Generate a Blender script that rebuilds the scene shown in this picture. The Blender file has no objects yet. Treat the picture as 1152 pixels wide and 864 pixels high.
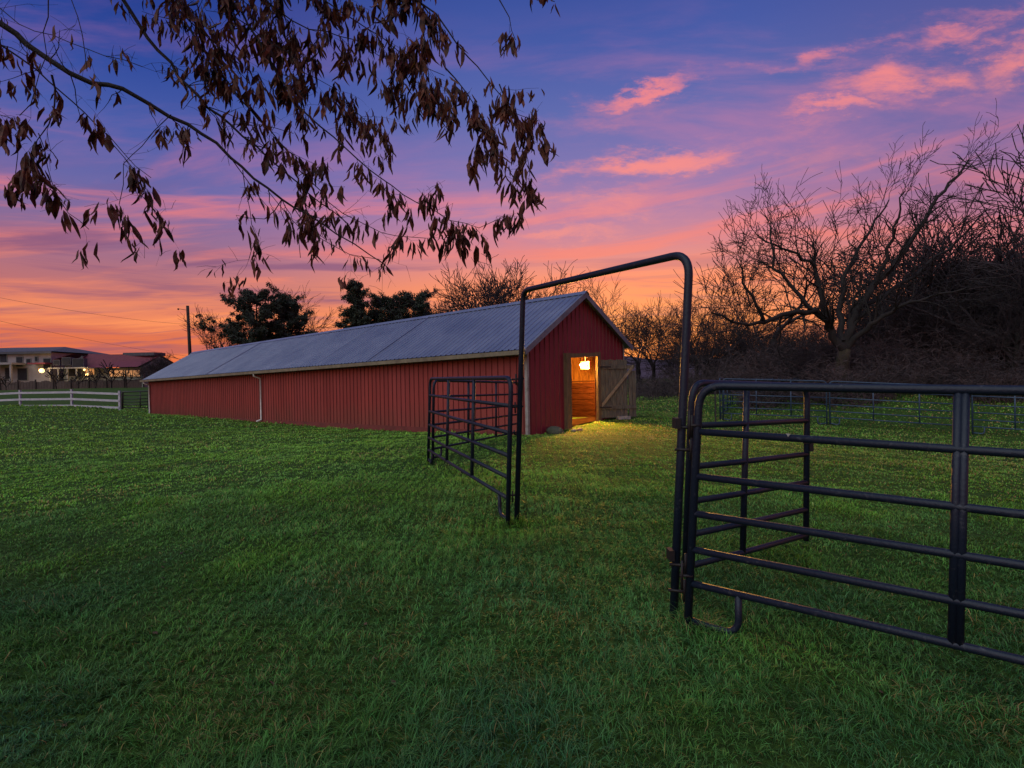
import bpy, math, random
import numpy as np
from mathutils import Vector, Matrix, noise as mnoise

random.seed(7)
R = math.radians
sc = bpy.context.scene
COL = sc.collection
F = 600.0            # focal length in photo pixels (1152 wide)
CAM = Vector((0, 0, 1.6))
PITCH = math.atan(5.0 / F)
ROLL = R(1.0)

# ------------------------------------------------------------------ camera
fw = Vector((0, math.cos(PITCH), -math.sin(PITCH)))
r0 = Vector((1, 0, 0)); u0 = Vector((0, math.sin(PITCH), math.cos(PITCH)))
rt = r0 * math.cos(ROLL) - u0 * math.sin(ROLL)
up = u0 * math.cos(ROLL) + r0 * math.sin(ROLL)
cam_d = bpy.data.cameras.new('camera')
cam_d.sensor_width = 36.0
cam_d.lens = 36.0 * F / 1152.0
cam_d.clip_start = 0.05; cam_d.clip_end = 6000
cam = bpy.data.objects.new('camera', cam_d); COL.objects.link(cam)
m = Matrix((rt, up, -fw)).transposed().to_4x4(); m.translation = CAM
cam.matrix_world = m
sc.camera = cam

def P(px, py, Y):
    """survey helper: the point of the world at distance Y north of the camera seen at a photo pixel"""
    d = fw * F + rt * (px - 576) + up * (432 - py)
    return CAM + d * (Y / d.y)

# ------------------------------------------------------------------ mesh helpers
class MB:
    def __init__(s): s.v = []; s.f = []; s.mi = []
    def box(s, o, a, b, c, mi=0):
        """box from corner o with edge vectors a, b, c"""
        o, a, b, c = Vector(o), Vector(a), Vector(b), Vector(c)
        n = len(s.v)
        for k in range(8):
            s.v.append(tuple(o + a * (k & 1) + b * ((k >> 1) & 1) + c * ((k >> 2) & 1)))
        q = [(0,2,3,1),(4,5,7,6),(0,1,5,4),(2,6,7,3),(0,4,6,2),(1,3,7,5)]
        if a.cross(b).dot(c) < 0: q = [t[::-1] for t in q]
        for t in q: s.f.append(tuple(n + i for i in t)); s.mi.append(mi)
    def poly(s, pts, mi=0):
        n = len(s.v); s.v += [tuple(p) for p in pts]; s.f.append(tuple(range(n, n + len(pts)))); s.mi.append(mi)
    def tube(s, pts, rad, sides=8, cap=True, mi=0):
        pts = [Vector(p) for p in pts]; N = len(pts)
        if isinstance(rad, (int, float)): rad = [rad] * N
        n0 = len(s.v)
        t = (pts[1] - pts[0]).normalized()
        ref = Vector((0, 0, 1)) if abs(t.z) < .9 else Vector((1, 0, 0))
        x = t.cross(ref).normalized()
        for i in range(N):
            if i == 0: t = pts[1] - pts[0]
            elif i == N - 1: t = pts[-1] - pts[-2]
            else: t = (pts[i+1] - pts[i]).normalized() + (pts[i] - pts[i-1]).normalized()
            if t.length < 1e-9: t = Vector((0, 0, 1))
            t = t.normalized()
            x = (x - t * x.dot(t))
            x = x.normalized() if x.length > 1e-6 else t.orthogonal().normalized()
            y = t.cross(x)
            for k in range(sides):
                a = 2 * math.pi * k / sides
                s.v.append(tuple(pts[i] + (x * math.cos(a) + y * math.sin(a)) * rad[i]))
        for i in range(N - 1):
            for k in range(sides):
                a = n0 + i * sides + k; b = n0 + i * sides + (k + 1) % sides
                s.f.append((a, b, b + sides, a + sides)); s.mi.append(mi)
        if cap:
            s.f.append(tuple(n0 + k for k in range(sides))[::-1]); s.mi.append(mi)
            s.f.append(tuple(n0 + (N - 1) * sides + k for k in range(sides))); s.mi.append(mi)
    def ball(s, c, r, seg=10, rings=6, mi=0, sq=(1,1,1)):
        n = len(s.v); c = Vector(c)
        for i in range(rings + 1):
            th = math.pi * i / rings
            for k in range(seg):
                a = 2 * math.pi * k / seg
                s.v.append((c.x + r*sq[0]*math.sin(th)*math.cos(a), c.y + r*sq[1]*math.sin(th)*math.sin(a), c.z + r*sq[2]*math.cos(th)))
        for i in range(rings):
            for k in range(seg):
                a = n + i*seg + k; b = n + i*seg + (k+1) % seg
                s.f.append((a, a + seg, b + seg, b)); s.mi.append(mi)
    def build(s, name, mats, parent=None, smooth=False):
        me = bpy.data.meshes.new(name)
        org = Vector(parent['_w']) if parent is not None and '_w' in parent else Vector((0, 0, 0))
        me.from_pydata([(v[0]-org.x, v[1]-org.y, v[2]-org.z) for v in s.v], [], s.f)
        if not isinstance(mats, (list, tuple)): mats = [mats]
        for m_ in mats: me.materials.append(m_)
        if len(mats) > 1: me.polygons.foreach_set('material_index', s.mi)
        if smooth: me.polygons.foreach_set('use_smooth', [True] * len(s.f))
        me.update()
        o = bpy.data.objects.new(name, me); COL.objects.link(o)
        if parent is not None: o.parent = parent; o['_w'] = tuple(org)
        return o

def tag(o, label=None, cat=None, group=None, kind=None):
    if label: o['label'] = label
    if cat: o['category'] = cat
    if group: o['group'] = group
    if kind: o['kind'] = kind
    return o

def thing(name, label, cat, loc=(0, 0, 0), group=None):
    o = bpy.data.objects.new(name, None); COL.objects.link(o)
    o.empty_display_size = .2
    o.location = loc; o['_w'] = tuple(loc)
    return tag(o, label, cat, group)

def kids(o): return [c for c in bpy.data.objects if c.parent == o]
def copy_tree(src, loc, label=None, rz=0, scale=1, parent=None):
    c = src.copy(); COL.objects.link(c)
    if parent is None:
        c.location = loc; c.rotation_euler = (0, 0, rz)
        c.scale = scale if isinstance(scale, tuple) else (scale,) * 3
        if label: c['label'] = label
    else: c.parent = parent
    for ch in kids(src): copy_tree(ch, None, parent=c)
    return c

# ------------------------------------------------------------------ materials
def new_mat(name):
    m = bpy.data.materials.new(name); m.use_nodes = True
    return m, m.node_tree.nodes, m.node_tree.links, m.node_tree.nodes['Principled BSDF']

def mat(name, c1, c2=None, scale=5, rough=.6, metal=0, bump=0, bscale=40, stretch=(1,1,1), detail=5, lo=.35, hi=.65, spec=.5, rvar=0):
    m, N, L, b = new_mat(name)
    b.inputs['Roughness'].default_value = rough; b.inputs['Metallic'].default_value = metal
    b.inputs['Specular IOR Level'].default_value = spec
    tc = N.new('ShaderNodeTexCoord'); mp = N.new('ShaderNodeMapping'); mp.inputs['Scale'].default_value = stretch
    L.new(tc.outputs['Object'], mp.inputs['Vector'])
    if c2 is None: c2 = tuple(x * .7 for x in c1)
    nz = N.new('ShaderNodeTexNoise'); nz.inputs['Scale'].default_value = scale; nz.inputs['Detail'].default_value = detail
    nz.inputs['Roughness'].default_value = .65
    L.new(mp.outputs[0], nz.inputs['Vector'])
    cr = N.new('ShaderNodeValToRGB'); cr.color_ramp.elements[0].position = lo; cr.color_ramp.elements[1].position = hi
    cr.color_ramp.elements[0].color = (*c2, 1); cr.color_ramp.elements[1].color = (*c1, 1)
    L.new(nz.outputs['Fac'], cr.inputs[0]); L.new(cr.outputs[0], b.inputs['Base Color'])
    if rvar:
        mr = N.new('ShaderNodeMapRange'); mr.inputs['To Min'].default_value = rough - rvar; mr.inputs['To Max'].default_value = rough + rvar
        L.new(nz.outputs['Fac'], mr.inputs['Value']); L.new(mr.outputs[0], b.inputs['Roughness'])
    if bump:
        n2 = N.new('ShaderNodeTexNoise'); n2.inputs['Scale'].default_value = bscale; n2.inputs['Detail'].default_value = 4
        L.new(mp.outputs[0], n2.inputs['Vector'])
        bp_ = N.new('ShaderNodeBump'); bp_.inputs['Strength'].default_value = bump; bp_.inputs['Distance'].default_value = .02
        L.new(n2.outputs['Fac'], bp_.inputs['Height']); L.new(bp_.outputs[0], b.inputs['Normal'])
    return m

def emit(name, col, strength):
    m, N, L, b = new_mat(name)
    b.inputs['Base Color'].default_value = (*col, 1)
    b.inputs['Emission Color'].default_value = (*col, 1); b.inputs['Emission Strength'].default_value = strength
    return m

M = {}
M['pipe'] = mat('painted_pipe', (.055,.06,.075), (.006,.012,.028), 22, .5, .0, .15, 60, rvar=.12, spec=.38, lo=.60, hi=.74)
M['pipe_blue'] = mat('faded_blue_pipe', (.035,.075,.13), (.02,.04,.075), 9, .5, 0)
M['pipe_grey'] = mat('dark_gate_pipe', (.03,.03,.035), None, 9, .5)
M['latch'] = mat('rusty_steel', (.022,.016,.015), (.009,.009,.012), 30, .6, .2)
M['red'] = mat('red_barn_metal', (.34,.046,.036), (.21,.026,.024), 1.6, .5, 0, .06, 30, stretch=(1,1,.22), lo=.25, hi=.75)
M['red_shade'] = mat('red_metal_shaded', (.27,.026,.045), (.17,.016,.030), 1.6, .5, 0, .06, 30, stretch=(1,1,.22), lo=.25, hi=.75)  # darker, purpler barn red: the gable's weaker light is put into the paint
M['rib_shade'] = mat('red_barn_rib_shade', (.17,.021,.019), (.10,.012,.012), 3, .6)  # barn red darkened for rib sides: their shade is put into the colour
M['roof'] = mat('galvanised_roof', (.35,.38,.45), (.25,.28,.35), .9, .42, .7, .05, 18, lo=.28, hi=.72, rvar=.12, stretch=(1,1,.5), detail=9)
M['trim'] = mat('weathered_white_trim', (.36,.35,.33), (.20,.185,.16), 5, .6)
M['white'] = mat('white_downspout_paint', (.72,.70,.66), (.5,.48,.44), 5, .5)
M['gutter'] = mat('tan_gutter', (.22,.19,.12), (.12,.10,.065), 3, .6)
M['wood'] = mat('grey_weathered_boards', (.15,.135,.10), (.06,.052,.04), 5, .85, 0, .5, 25, stretch=(6,6,.6))
M['woodpost'] = mat('brown_door_post', (.22,.14,.07), (.10,.06,.03), 5, .85, 0, .5, 25, stretch=(6,6,.6))
M['woodin'] = mat('interior_planks', (.036,.012,.006), (.010,.0035,.002), 5, 1, 0, .6, 20, spec=0, stretch=(.8,.8,6))  # stall boards darkened: weak light low down is put into the colour
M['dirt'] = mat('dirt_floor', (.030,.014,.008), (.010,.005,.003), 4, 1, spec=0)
M['stone'] = mat('pale_concrete', (.35,.33,.30), (.16,.15,.14), 12, .9, 0, .5)
M['bark'] = mat('dark_bark', (.022,.016,.014), (.010,.008,.007), 6, .9, 0, .6, 30, stretch=(1,1,.3))
M['barkh'] = mat('mossy_bark', (.055,.042,.020), (.018,.014,.009), 3, .9, 0, .6, 30, stretch=(1,1,.4))
M['twig'] = mat('wood_twigs', (.046,.033,.037), (.018,.013,.016), .6, .9)  # purplish-grey haze of the wood put into the twig colour
M['brush'] = mat('brown_brush', (.080,.052,.050), (.024,.017,.019), .35, .9)
M['needle'] = mat('evergreen_foliage', (.032,.045,.018), (.010,.016,.008), 1.2, .7)
M['obark'] = mat('branch_bark', (.020,.015,.015), (.010,.008,.009), 12, .85, 0, .4, 50)
M['leaf'] = mat('dry_leaf', (.16,.050,.024), (.034,.013,.009), 9, .65, spec=.35, lo=.4, hi=.62)
M['fencew'] = mat('white_fence_paint', (.50,.50,.54), (.36,.36,.42), 4, .6)
M['pole'] = mat('creosote_pole', (.035,.025,.022), (.02,.014,.012), 3, .9)
M['wire'] = mat('black_wire', (.10,.05,.05), None, 3, .6)
M['bwall'] = mat('pale_stucco', (.34,.315,.31), (.24,.22,.22), .5, .8)
M['bwall2'] = mat('greenish_siding', (.22,.24,.22), (.15,.165,.155), .5, .8)
M['broof'] = mat('grey_shingle', (.085,.085,.11), (.055,.055,.07), 2, .8)
M['bred'] = mat('red_tile_roof', (.19,.030,.045), (.12,.02,.03), 1.5, .7, stretch=(3,1,1))
M['glass'] = mat('dark_glass', (.018,.02,.03), None, 2, .55, spec=.2)
M['bfence'] = mat('brown_board_fence', (.12,.085,.075), (.06,.045,.04), 2, .9, stretch=(4,4,.5))
M['hill'] = mat('far_woods', (.075,.05,.075), (.045,.032,.055), .03, 1)
M['lampmat'] = emit('lit_floodlight', (1.0, .52, .10), .95)
M['bulb'] = emit('hot_bulb', (1.0, .72, .30), 5)
M['porchlamp'] = emit('lit_porch_lamp', (1.0, .62, .22), 3.2)
M['litwin'] = emit('lit_window', (.9, .45, .18), .28)

# ------------------------------------------------------------------ terrain
# surveyed spot heights (photo pixel on the ground, distance north)
spots = [(771,705,3.5),(757,698,3.64),(583,588,5.83),(484,520,9.8),(1074,789,2.73),(594,491,14.8),(702,467,19.0),
         (168,468,35.3),(295,474,26.0),(450,484,19.0),(812,473,20.5),(932,478,19.5),(1092,489,17.8),(1250,497,15.5),
         (0,462,38),(134,461,34),(60,434,82),(150,434,82),(-150,436,82),(740,452,30),(945,441,26),(1150,452,24),
         (580,490,13.7),(830,640,4.5),(-200,470,36), (980,448,40), (1300,452,35), (760,440,60)]
A = [tuple(P(*s)) for s in spots]
A += [(x, y, 0.0) for x, y in ((0,0),(-2,1.5),(2,1.2),(-2,4),(0,3.2),(-5,6),(0,-6),(-8,-4),(8,-4),(6,1),(-9,12))]
A += [(x, y, .0) for x, y in ((-60,-40),(60,-40),(120,20),(-120,20),(110,110),(0,120))]
A += [(-25,52,-.2),(-12,48,-.15),(0,45,-.2),(10,50,-.1),(-30,65,0),(0,65,0),(30,60,.3),(60,60,.3)]
A = np.array(A)
def _tps(r): return np.where(r > 0, r * r * np.log(np.maximum(r, 1e-9)), 0)
_n = len(A)
_K = _tps(np.hypot(A[:,0][:,None]-A[:,0], A[:,1][:,None]-A[:,1])) + np.eye(_n) * .3
_Pm = np.c_[np.ones(_n), A[:,0], A[:,1]]
_Lm = np.block([[_K, _Pm], [_Pm.T, np.zeros((3,3))]])
_w = np.linalg.solve(_Lm, np.r_[A[:,2], 0, 0, 0])
def GH(x, y):
    x = np.asarray(x, float); y = np.asarray(y, float)
    d = np.hypot(x, y); k = np.minimum(1, 115 / np.maximum(d, 1e-6))
    xx = x * k; yy = y * k
    out = _w[_n] + _w[_n+1]*xx + _w[_n+2]*yy
    for i in range(_n): out = out + _w[i] * _tps(np.hypot(xx - A[i,0], yy - A[i,1]))
    w = np.clip((d - 85) / 80, 0, 1)
    out = out * (1 - w) + w * .15
    bumps = .018*np.sin(x*2.1+1.3*np.sin(y*1.7))*np.sin(y*2.6+.7*np.sin(x*1.9)) + .012*np.sin(x*5.3+y*3.1)*np.sin(y*4.7-x*2.2)
    return out + bumps * np.clip(d / 3, 0, 1) * (d < 60)
def gh(x, y): return float(GH(x, y))
def G(x, y, dz=0): return Vector((x, y, gh(x, y) + dz))

# ground sheet
rad = [0.0] + list(np.geomspace(.8, 30, 95)) + list(np.geomspace(32, 3000, 70))
na = 220
ang = np.linspace(0, 2*np.pi, na, endpoint=False)
rr = np.array(rad[1:])
X = np.outer(rr, np.cos(ang)).ravel(); Y_ = np.outer(rr, np.sin(ang)).ravel(); Z = GH(X, Y_)
verts = [(0, 0, gh(0, 0))] + list(zip(X, Y_, Z)); faces = [(0, 1 + k, 1 + (k+1) % na) for k in range(na)]
for i in range(len(rr) - 1):
    b0 = 1 + i*na; b1 = b0 + na
    faces += [(b0+k, b1+k, b1+(k+1) % na, b0+(k+1) % na) for k in range(na)]
gm, N, L, b = new_mat('ground_turf')
tc = N.new('ShaderNodeTexCoord')
n1 = N.new('ShaderNodeTexNoise'); n1.inputs['Scale'].default_value = .35; n1.inputs['Detail'].default_value = 8; n1.inputs['Roughness'].default_value=.7
n2 = N.new('ShaderNodeTexNoise'); n2.inputs['Scale'].default_value = 14; n2.inputs['Detail'].default_value = 6; n2.inputs['Roughness'].default_value=.8
for q in (n1, n2): L.new(tc.outputs['Object'], q.inputs['Vector'])
c1 = N.new('ShaderNodeValToRGB'); c1.color_ramp.elements[0].position=.4; c1.color_ramp.elements[1].position=.62
c1.color_ramp.elements[0].color=(.050,.125,.018,1); c1.color_ramp.elements[1].color=(.075,.140,.022,1)
c2 = N.new('ShaderNodeValToRGB'); c2.color_ramp.elements[0].position=.35; c2.color_ramp.elements[1].position=.68
c2.color_ramp.elements[0].color=(.25,.25,.25,1); c2.color_ramp.elements[1].color=(1.1,1.1,1.1,1)
mx = N.new('ShaderNodeMix'); mx.data_type='RGBA'; mx.blend_type='MULTIPLY'; mx.inputs['Factor'].default_value=1
L.new(n1.outputs['Fac'], c1.inputs[0]); L.new(n2.outputs['Fac'], c2.inputs[0])
L.new(c1.outputs[0], mx.inputs['A']); L.new(c2.outputs[0], mx.inputs['B']); L.new(mx.outputs['Result'], b.inputs['Base Color'])
b.inputs['Roughness'].default_value=.95; b.inputs['Specular IOR Level'].default_value=.15
bp_ = N.new('ShaderNodeBump'); bp_.inputs['Strength'].default_value=.8; bp_.inputs['Distance'].default_value=.05
L.new(n2.outputs['Fac'], bp_.inputs['Height']); L.new(bp_.outputs[0], b.inputs['Normal'])
me = bpy.data.meshes.new('ground'); me.from_pydata(verts, [], faces); me.materials.append(gm)
me.polygons.foreach_set('use_smooth', [True]*len(faces))
ground = bpy.data.objects.new('ground', me); COL.objects.link(ground); ground['kind'] = 'structure'

# ------------------------------------------------------------------ barn survey (needed by the grass too)
BC = P(594, 491, 14.8)                      # near corner at the ground
BL = 31.9; BW = 5.53                        # length, width
LD = Vector((-.766, .642, 0)); WD = Vector((.643, .765, 0))
far = P(168, 468, 35.3); rc = P(702, 467, 19.0)
LD.z = (far.z - BC.z) / BL; WD.z = (rc.z - BC.z) / BW
EZ = 2.54; RZ = 4.09
def bp(l, w, z): return BC + LD * l + WD * w + Vector((0, 0, z))
def rz_(w): return RZ - (RZ - EZ) * abs(w - BW/2) / (BW/2)
def in_barn(x, y):
    dx = x - BC.x; dy = y - BC.y
    det = LD.x*WD.y - LD.y*WD.x
    l = (dx*WD.y - dy*WD.x)/det; w = (LD.x*dy - LD.y*dx)/det
    return (l > -.05) & (l < BL+.05) & (w > -.05) & (w < BW+.05)

# ------------------------------------------------------------------ grass
def vnoise(x, y, s, seed):
    """smooth value noise, vectorised"""
    x = x / s; y = y / s
    xi = np.floor(x).astype(np.int64); yi = np.floor(y).astype(np.int64)
    fx = x - xi; fy = y - yi; fx = fx*fx*(3-2*fx); fy = fy*fy*(3-2*fy)
    def h(a, b_):
        n = (a*374761393 + b_*668265263 + seed*974634777) & 0x7fffffff
        n = ((n ^ (n >> 13)) * 1274126177) & 0x7fffffff
        return ((n ^ (n >> 16)) & 0xffff) / 65535.0
    return (h(xi,yi)*(1-fx)+h(xi+1,yi)*fx)*(1-fy) + (h(xi,yi+1)*(1-fx)+h(xi+1,yi+1)*fx)*fy

def grass(seed=3):
    rng = np.random.default_rng(seed)
    PX, PY, WD_, HT, SEG = [], [], [], [], []
    bands = [(1.5,3.2,9500,.0031,.078),(3.2,5.5,6000,.0042,.070),(5.5,9,3000,.0062,.060),(9,15,1150,.011,.050),(15,24,340,.020,.065),(24,40,90,.042,.08),(40,62,18,.09,.12)]
    for (a, b_, dens, w, h) in bands:
        half = R(49)
        area = half * (b_*b_ - a*a)
        n = int(area * dens)
        rr = np.sqrt(rng.uniform(a*a, b_*b_, n)); th = rng.uniform(-half, half, n)
        x = rr*np.sin(th); y = rr*np.cos(th)
        # tufts: pull blades toward tuft centres
        cell = .11 if a < 9 else .25
        cx = np.round(x/cell + vnoise(x, y, .3, 5)); cy = np.round(y/cell + vnoise(x, y, .3, 6))
        pull = rng.uniform(0, .55, n)
        x = x*(1-pull) + (cx*cell)*pull - 0*pull; y = y*(1-pull) + (cy*cell)*pull
        keep = ~in_barn(x, y)
        patch = .6*vnoise(x, y, .9, 11) + .4*vnoise(x, y, .28, 12)
        keep &= rng.uniform(0, 1, n) < (.45 + .85*patch)
        x = x[keep]; y = y[keep]; k = len(x)
        PX.append(x); PY.append(y); WD_.append(np.full(k, w)*rng.uniform(.65,1.3,k)); HT.append(np.full(k, h)); SEG.append(np.full(k, 1.0))
    x = np.concatenate(PX); y = np.concatenate(PY); w = np.concatenate(WD_); h = np.concatenate(HT)
    n = len(x)
    tall = .5*vnoise(x, y, .55, 21) + .5*vnoise(x, y, .17, 22)
    h = h * (.42 + 1.05*tall**1.7) * rng.uniform(.6, 1.35, n)
    # shorter, trampled grass through the gate and before the door
    dd = np.hypot((x - 2.2)/3.2, (y - 13)/6.5); h *= np.where(dd < 1, .5 + .5*dd, 1)
    for (fx, fy) in ((1.15,3.5),(1.10,3.64),(.03,5.83),(-.02,5.77),(-1.5,9.75),(1.30,3.42),(2.59,4.7)):
        h *= 1 + .9*np.exp(-(((x-fx)**2+(y-fy)**2)/.018))
    ddx = x-BC.x; ddy = y-BC.y; det = LD.x*WD.y - LD.y*WD.x
    wl_ = (LD.x*ddy - LD.y*ddx)/det; ll_ = (ddx*WD.y - ddy*WD.x)/det
    nearw = np.where((ll_ > -.3) & (ll_ < BL+.3) & (wl_ < 0), np.exp(-(wl_/.16)**2), 0) + np.where((wl_ > 0) & (wl_ < 1.7) & (ll_ < 0), np.exp(-(ll_/.2)**2), 0)
    h *= 1 + 2.2*nearw*vnoise(x, y, .45, 91)
    z = GH(x, y) - .004
    # lean direction: coherent in tufts + random
    ad = 2*np.pi*(vnoise(x, y, .22, 31)*1.5) + rng.normal(0, 1.5, n)
    lean = rng.uniform(.3, 1.35, n)
    dx = np.cos(ad); dy = np.sin(ad)
    fa = ad + np.pi/2 + rng.normal(0, .5, n)
    sx = np.cos(fa)*w*.5; sy = np.sin(fa)*w*.5
    # 3 levels of pairs + tip  -> 7 verts, 5 tris as 2 quads+... (0,1)(2,3)(4,5)6
    V = np.zeros((n, 7, 3), np.float32)
    for i, (t, ww) in enumerate(((0,.8),(.38,1),(.74,.7))):
        hx = x + dx*h*lean*t*t*.9; hy = y + dy*h*lean*t*t*.9; hz = z + h*(t - .32*lean*t*t)
        V[:,2*i,0] = hx - sx*ww; V[:,2*i,1] = hy - sy*ww; V[:,2*i,2] = hz
        V[:,2*i+1,0] = hx + sx*ww; V[:,2*i+1,1] = hy + sy*ww; V[:,2*i+1,2] = hz
    V[:,6,0] = x + dx*h*lean*.95; V[:,6,1] = y + dy*h*lean*.95; V[:,6,2] = z + h*(1-.42*lean)
    me = bpy.data.meshes.new('grass')
    nv = n*7
    me.vertices.add(nv); me.vertices.foreach_set('co', V.ravel())
    base = (np.arange(n)*7)[:,None]
    q1 = base + np.array([0,1,3,2]); q2 = base + np.array([2,3,5,4]); t3 = base + np.array([4,5,6])
    loops = np.concatenate([np.hstack([q1,q2,t3])], 0).astype(np.int32)     # n x 11
    me.loops.add(n*11); me.loops.foreach_set('vertex_index', loops.ravel())
    me.polygons.add(n*3)
    ls = ((np.arange(n)*11)[:,None] + np.array([0,4,8])).astype(np.int32)
    me.polygons.foreach_set('loop_start', ls.ravel())
    me.update(calc_edges=True)
    # colour per blade
    dry = vnoise(x, y, 1.3, 41)*.5 + vnoise(x, y, .35, 42)*.5
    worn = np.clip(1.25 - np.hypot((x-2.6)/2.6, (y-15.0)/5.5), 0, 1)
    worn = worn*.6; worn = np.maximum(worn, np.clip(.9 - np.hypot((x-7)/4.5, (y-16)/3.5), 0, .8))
    p_dry_spill = np.clip((dry-.60)*.8, 0, .2) + .025 + .40*worn
    p_dry_spill = np.maximum(p_dry_spill, np.clip((x-3.5)/3,0,1)*np.clip((y-6)/4,0,1)*.34*(.4+vnoise(x,y,1.1,83)))
    dr = np.hypot((x-2.9)/2.3, (y-14.8)/2.9); p_dry_spill = np.maximum(p_dry_spill, np.clip(1.25-dr, 0, .72)*(.6+.6*vnoise(x,y,.5,81)))  # denser straw by the door: amber lamp spill put into the blade colour
    isdry_spill = rng.uniform(0,1,n) < p_dry_spill
    g = np.stack([.070+.060*rng.uniform(0,1,n), .200+.10*rng.uniform(0,1,n), .018+.022*rng.uniform(0,1,n)], 1)
    blue = np.stack([.030+.02*rng.uniform(0,1,n), .120+.06*rng.uniform(0,1,n), .048+.03*rng.uniform(0,1,n)], 1)
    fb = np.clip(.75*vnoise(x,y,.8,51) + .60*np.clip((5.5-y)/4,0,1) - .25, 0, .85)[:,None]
    glint = rng.uniform(0,1,n) < .10; blue[glint] = np.array([.085,.19,.10])  # some paler blue-green blades: bluish glints put into the colour
    c = g*(1-fb) + blue*fb
    yel = np.clip((y-3.5)/9, 0, 1)[:,None] * np.clip(vnoise(x,y,3.0,61)*.7+.45,0,1)[:,None]
    c = c*(1-.6*yel) + np.array([.165,.285,.036])*.6*yel
    c[isdry_spill] = np.stack([.20+.12*rng.uniform(0,1,n),.16+.09*rng.uniform(0,1,n),.055+.03*rng.uniform(0,1,n)],1)[isdry_spill]
    bright = 1 + .38*np.exp(-((y-13)/9)**2)*np.clip((2.5-x)/3, 0, 1)  # hand-held light on the grass by the barn, put into its colour
    c *= bright[:,None]*1.72*np.clip(.58 + (y-2)/15, .58, 1)[:,None]*rng.uniform(.45, 1.4, n)[:,None] * (.70+.34*vnoise(x,y,1.7,71)+.22*vnoise(x,y,.33,72))[:,None]  # near blades darkened: lens vignette is put into the colour
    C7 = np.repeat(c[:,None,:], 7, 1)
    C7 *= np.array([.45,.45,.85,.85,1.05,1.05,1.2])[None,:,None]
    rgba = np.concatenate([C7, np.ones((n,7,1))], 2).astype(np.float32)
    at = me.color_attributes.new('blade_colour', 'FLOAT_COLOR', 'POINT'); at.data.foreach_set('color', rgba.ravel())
    gm, N, L, b = new_mat('grass_blades')
    vc = N.new('ShaderNodeVertexColor'); vc.layer_name = 'blade_colour'
    L.new(vc.outputs[0], b.inputs['Base Color']); b.inputs['Roughness'].default_value=.55; b.inputs['Specular IOR Level'].default_value=.22
    tr = N.new('ShaderNodeBsdfTranslucent'); L.new(vc.outputs[0], tr.inputs[0])
    ms = N.new('ShaderNodeMixShader'); ms.inputs[0].default_value=.25
    L.new(b.outputs[0], ms.inputs[1]); L.new(tr.outputs[0], ms.inputs[2]); L.new(ms.outputs[0], N['Material Output'].inputs[0])
    me.materials.append(gm)
    me.polygons.foreach_set('use_smooth', np.ones(n*3, bool))
    o = bpy.data.objects.new('grass', me); COL.objects.link(o)
    tag(o, 'green pasture grass covering the field', 'grass', kind='stuff')
    print('grass blades', n)
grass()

# ------------------------------------------------------------------ barn
def ribbed(a0, a1, step, rib=.05, depth=.02):
    """profile positions (along, out)"""
    out = [(a0, 0)]; a = a0 + step*.5
    while a + rib < a1:
        out += [(a, 0), (a + rib*.25, depth), (a + rib*.75, depth), (a + rib, 0)]
        a += step
    out.append((a1, 0)); return out

def weather(m_):
    N = m_.node_tree.nodes; L = m_.node_tree.links; b = N['Principled BSDF']
    src = b.inputs['Base Color'].links[0].from_socket
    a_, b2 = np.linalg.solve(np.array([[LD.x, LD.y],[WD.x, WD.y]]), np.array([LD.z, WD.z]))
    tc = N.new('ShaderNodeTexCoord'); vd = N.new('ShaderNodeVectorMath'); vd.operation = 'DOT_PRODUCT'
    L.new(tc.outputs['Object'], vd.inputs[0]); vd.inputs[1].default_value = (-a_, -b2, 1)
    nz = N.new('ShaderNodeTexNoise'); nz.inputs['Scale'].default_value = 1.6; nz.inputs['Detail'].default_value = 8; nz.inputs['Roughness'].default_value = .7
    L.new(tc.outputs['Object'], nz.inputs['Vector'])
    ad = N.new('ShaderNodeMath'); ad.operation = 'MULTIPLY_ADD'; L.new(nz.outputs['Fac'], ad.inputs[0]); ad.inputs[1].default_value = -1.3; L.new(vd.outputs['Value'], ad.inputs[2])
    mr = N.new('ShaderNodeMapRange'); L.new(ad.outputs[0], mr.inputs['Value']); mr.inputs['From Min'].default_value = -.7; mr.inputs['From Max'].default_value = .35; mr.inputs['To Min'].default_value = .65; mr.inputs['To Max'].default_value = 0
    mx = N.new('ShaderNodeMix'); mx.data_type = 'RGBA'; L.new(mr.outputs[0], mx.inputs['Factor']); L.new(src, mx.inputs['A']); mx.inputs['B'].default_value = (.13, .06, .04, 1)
    # faded, chalky sheets
    mp = N.new('ShaderNodeMapping'); mp.inputs['Scale'].default_value = (.9,.9,.12); L.new(tc.outputs['Object'], mp.inputs[0])
    n2 = N.new('ShaderNodeTexNoise'); n2.inputs['Scale'].default_value = 1.1; n2.inputs['Detail'].default_value = 6; L.new(mp.outputs[0], n2.inputs['Vector'])
    m2 = N.new('ShaderNodeMapRange'); L.new(n2.outputs['Fac'], m2.inputs['Value']); m2.inputs['From Min'].default_value=.45; m2.inputs['From Max'].default_value=.72; m2.inputs['To Max'].default_value=.5
    mx2 = N.new('ShaderNodeMix'); mx2.data_type = 'RGBA'; L.new(m2.outputs[0], mx2.inputs['Factor']); L.new(mx.outputs['Result'], mx2.inputs['A']); mx2.inputs['B'].default_value = (.36, .062, .058, 1)
    L.new(mx2.outputs['Result'], b.inputs['Base Color'])
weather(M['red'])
barn = thing('barn', 'long low red metal barn with ribbed grey roof and lit open gable door', 'barn', BC)
NW = Vector((-.643, -.765, 0)); NL = Vector((.766, -.642, 0))   # outward: long front wall, front gable
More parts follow.
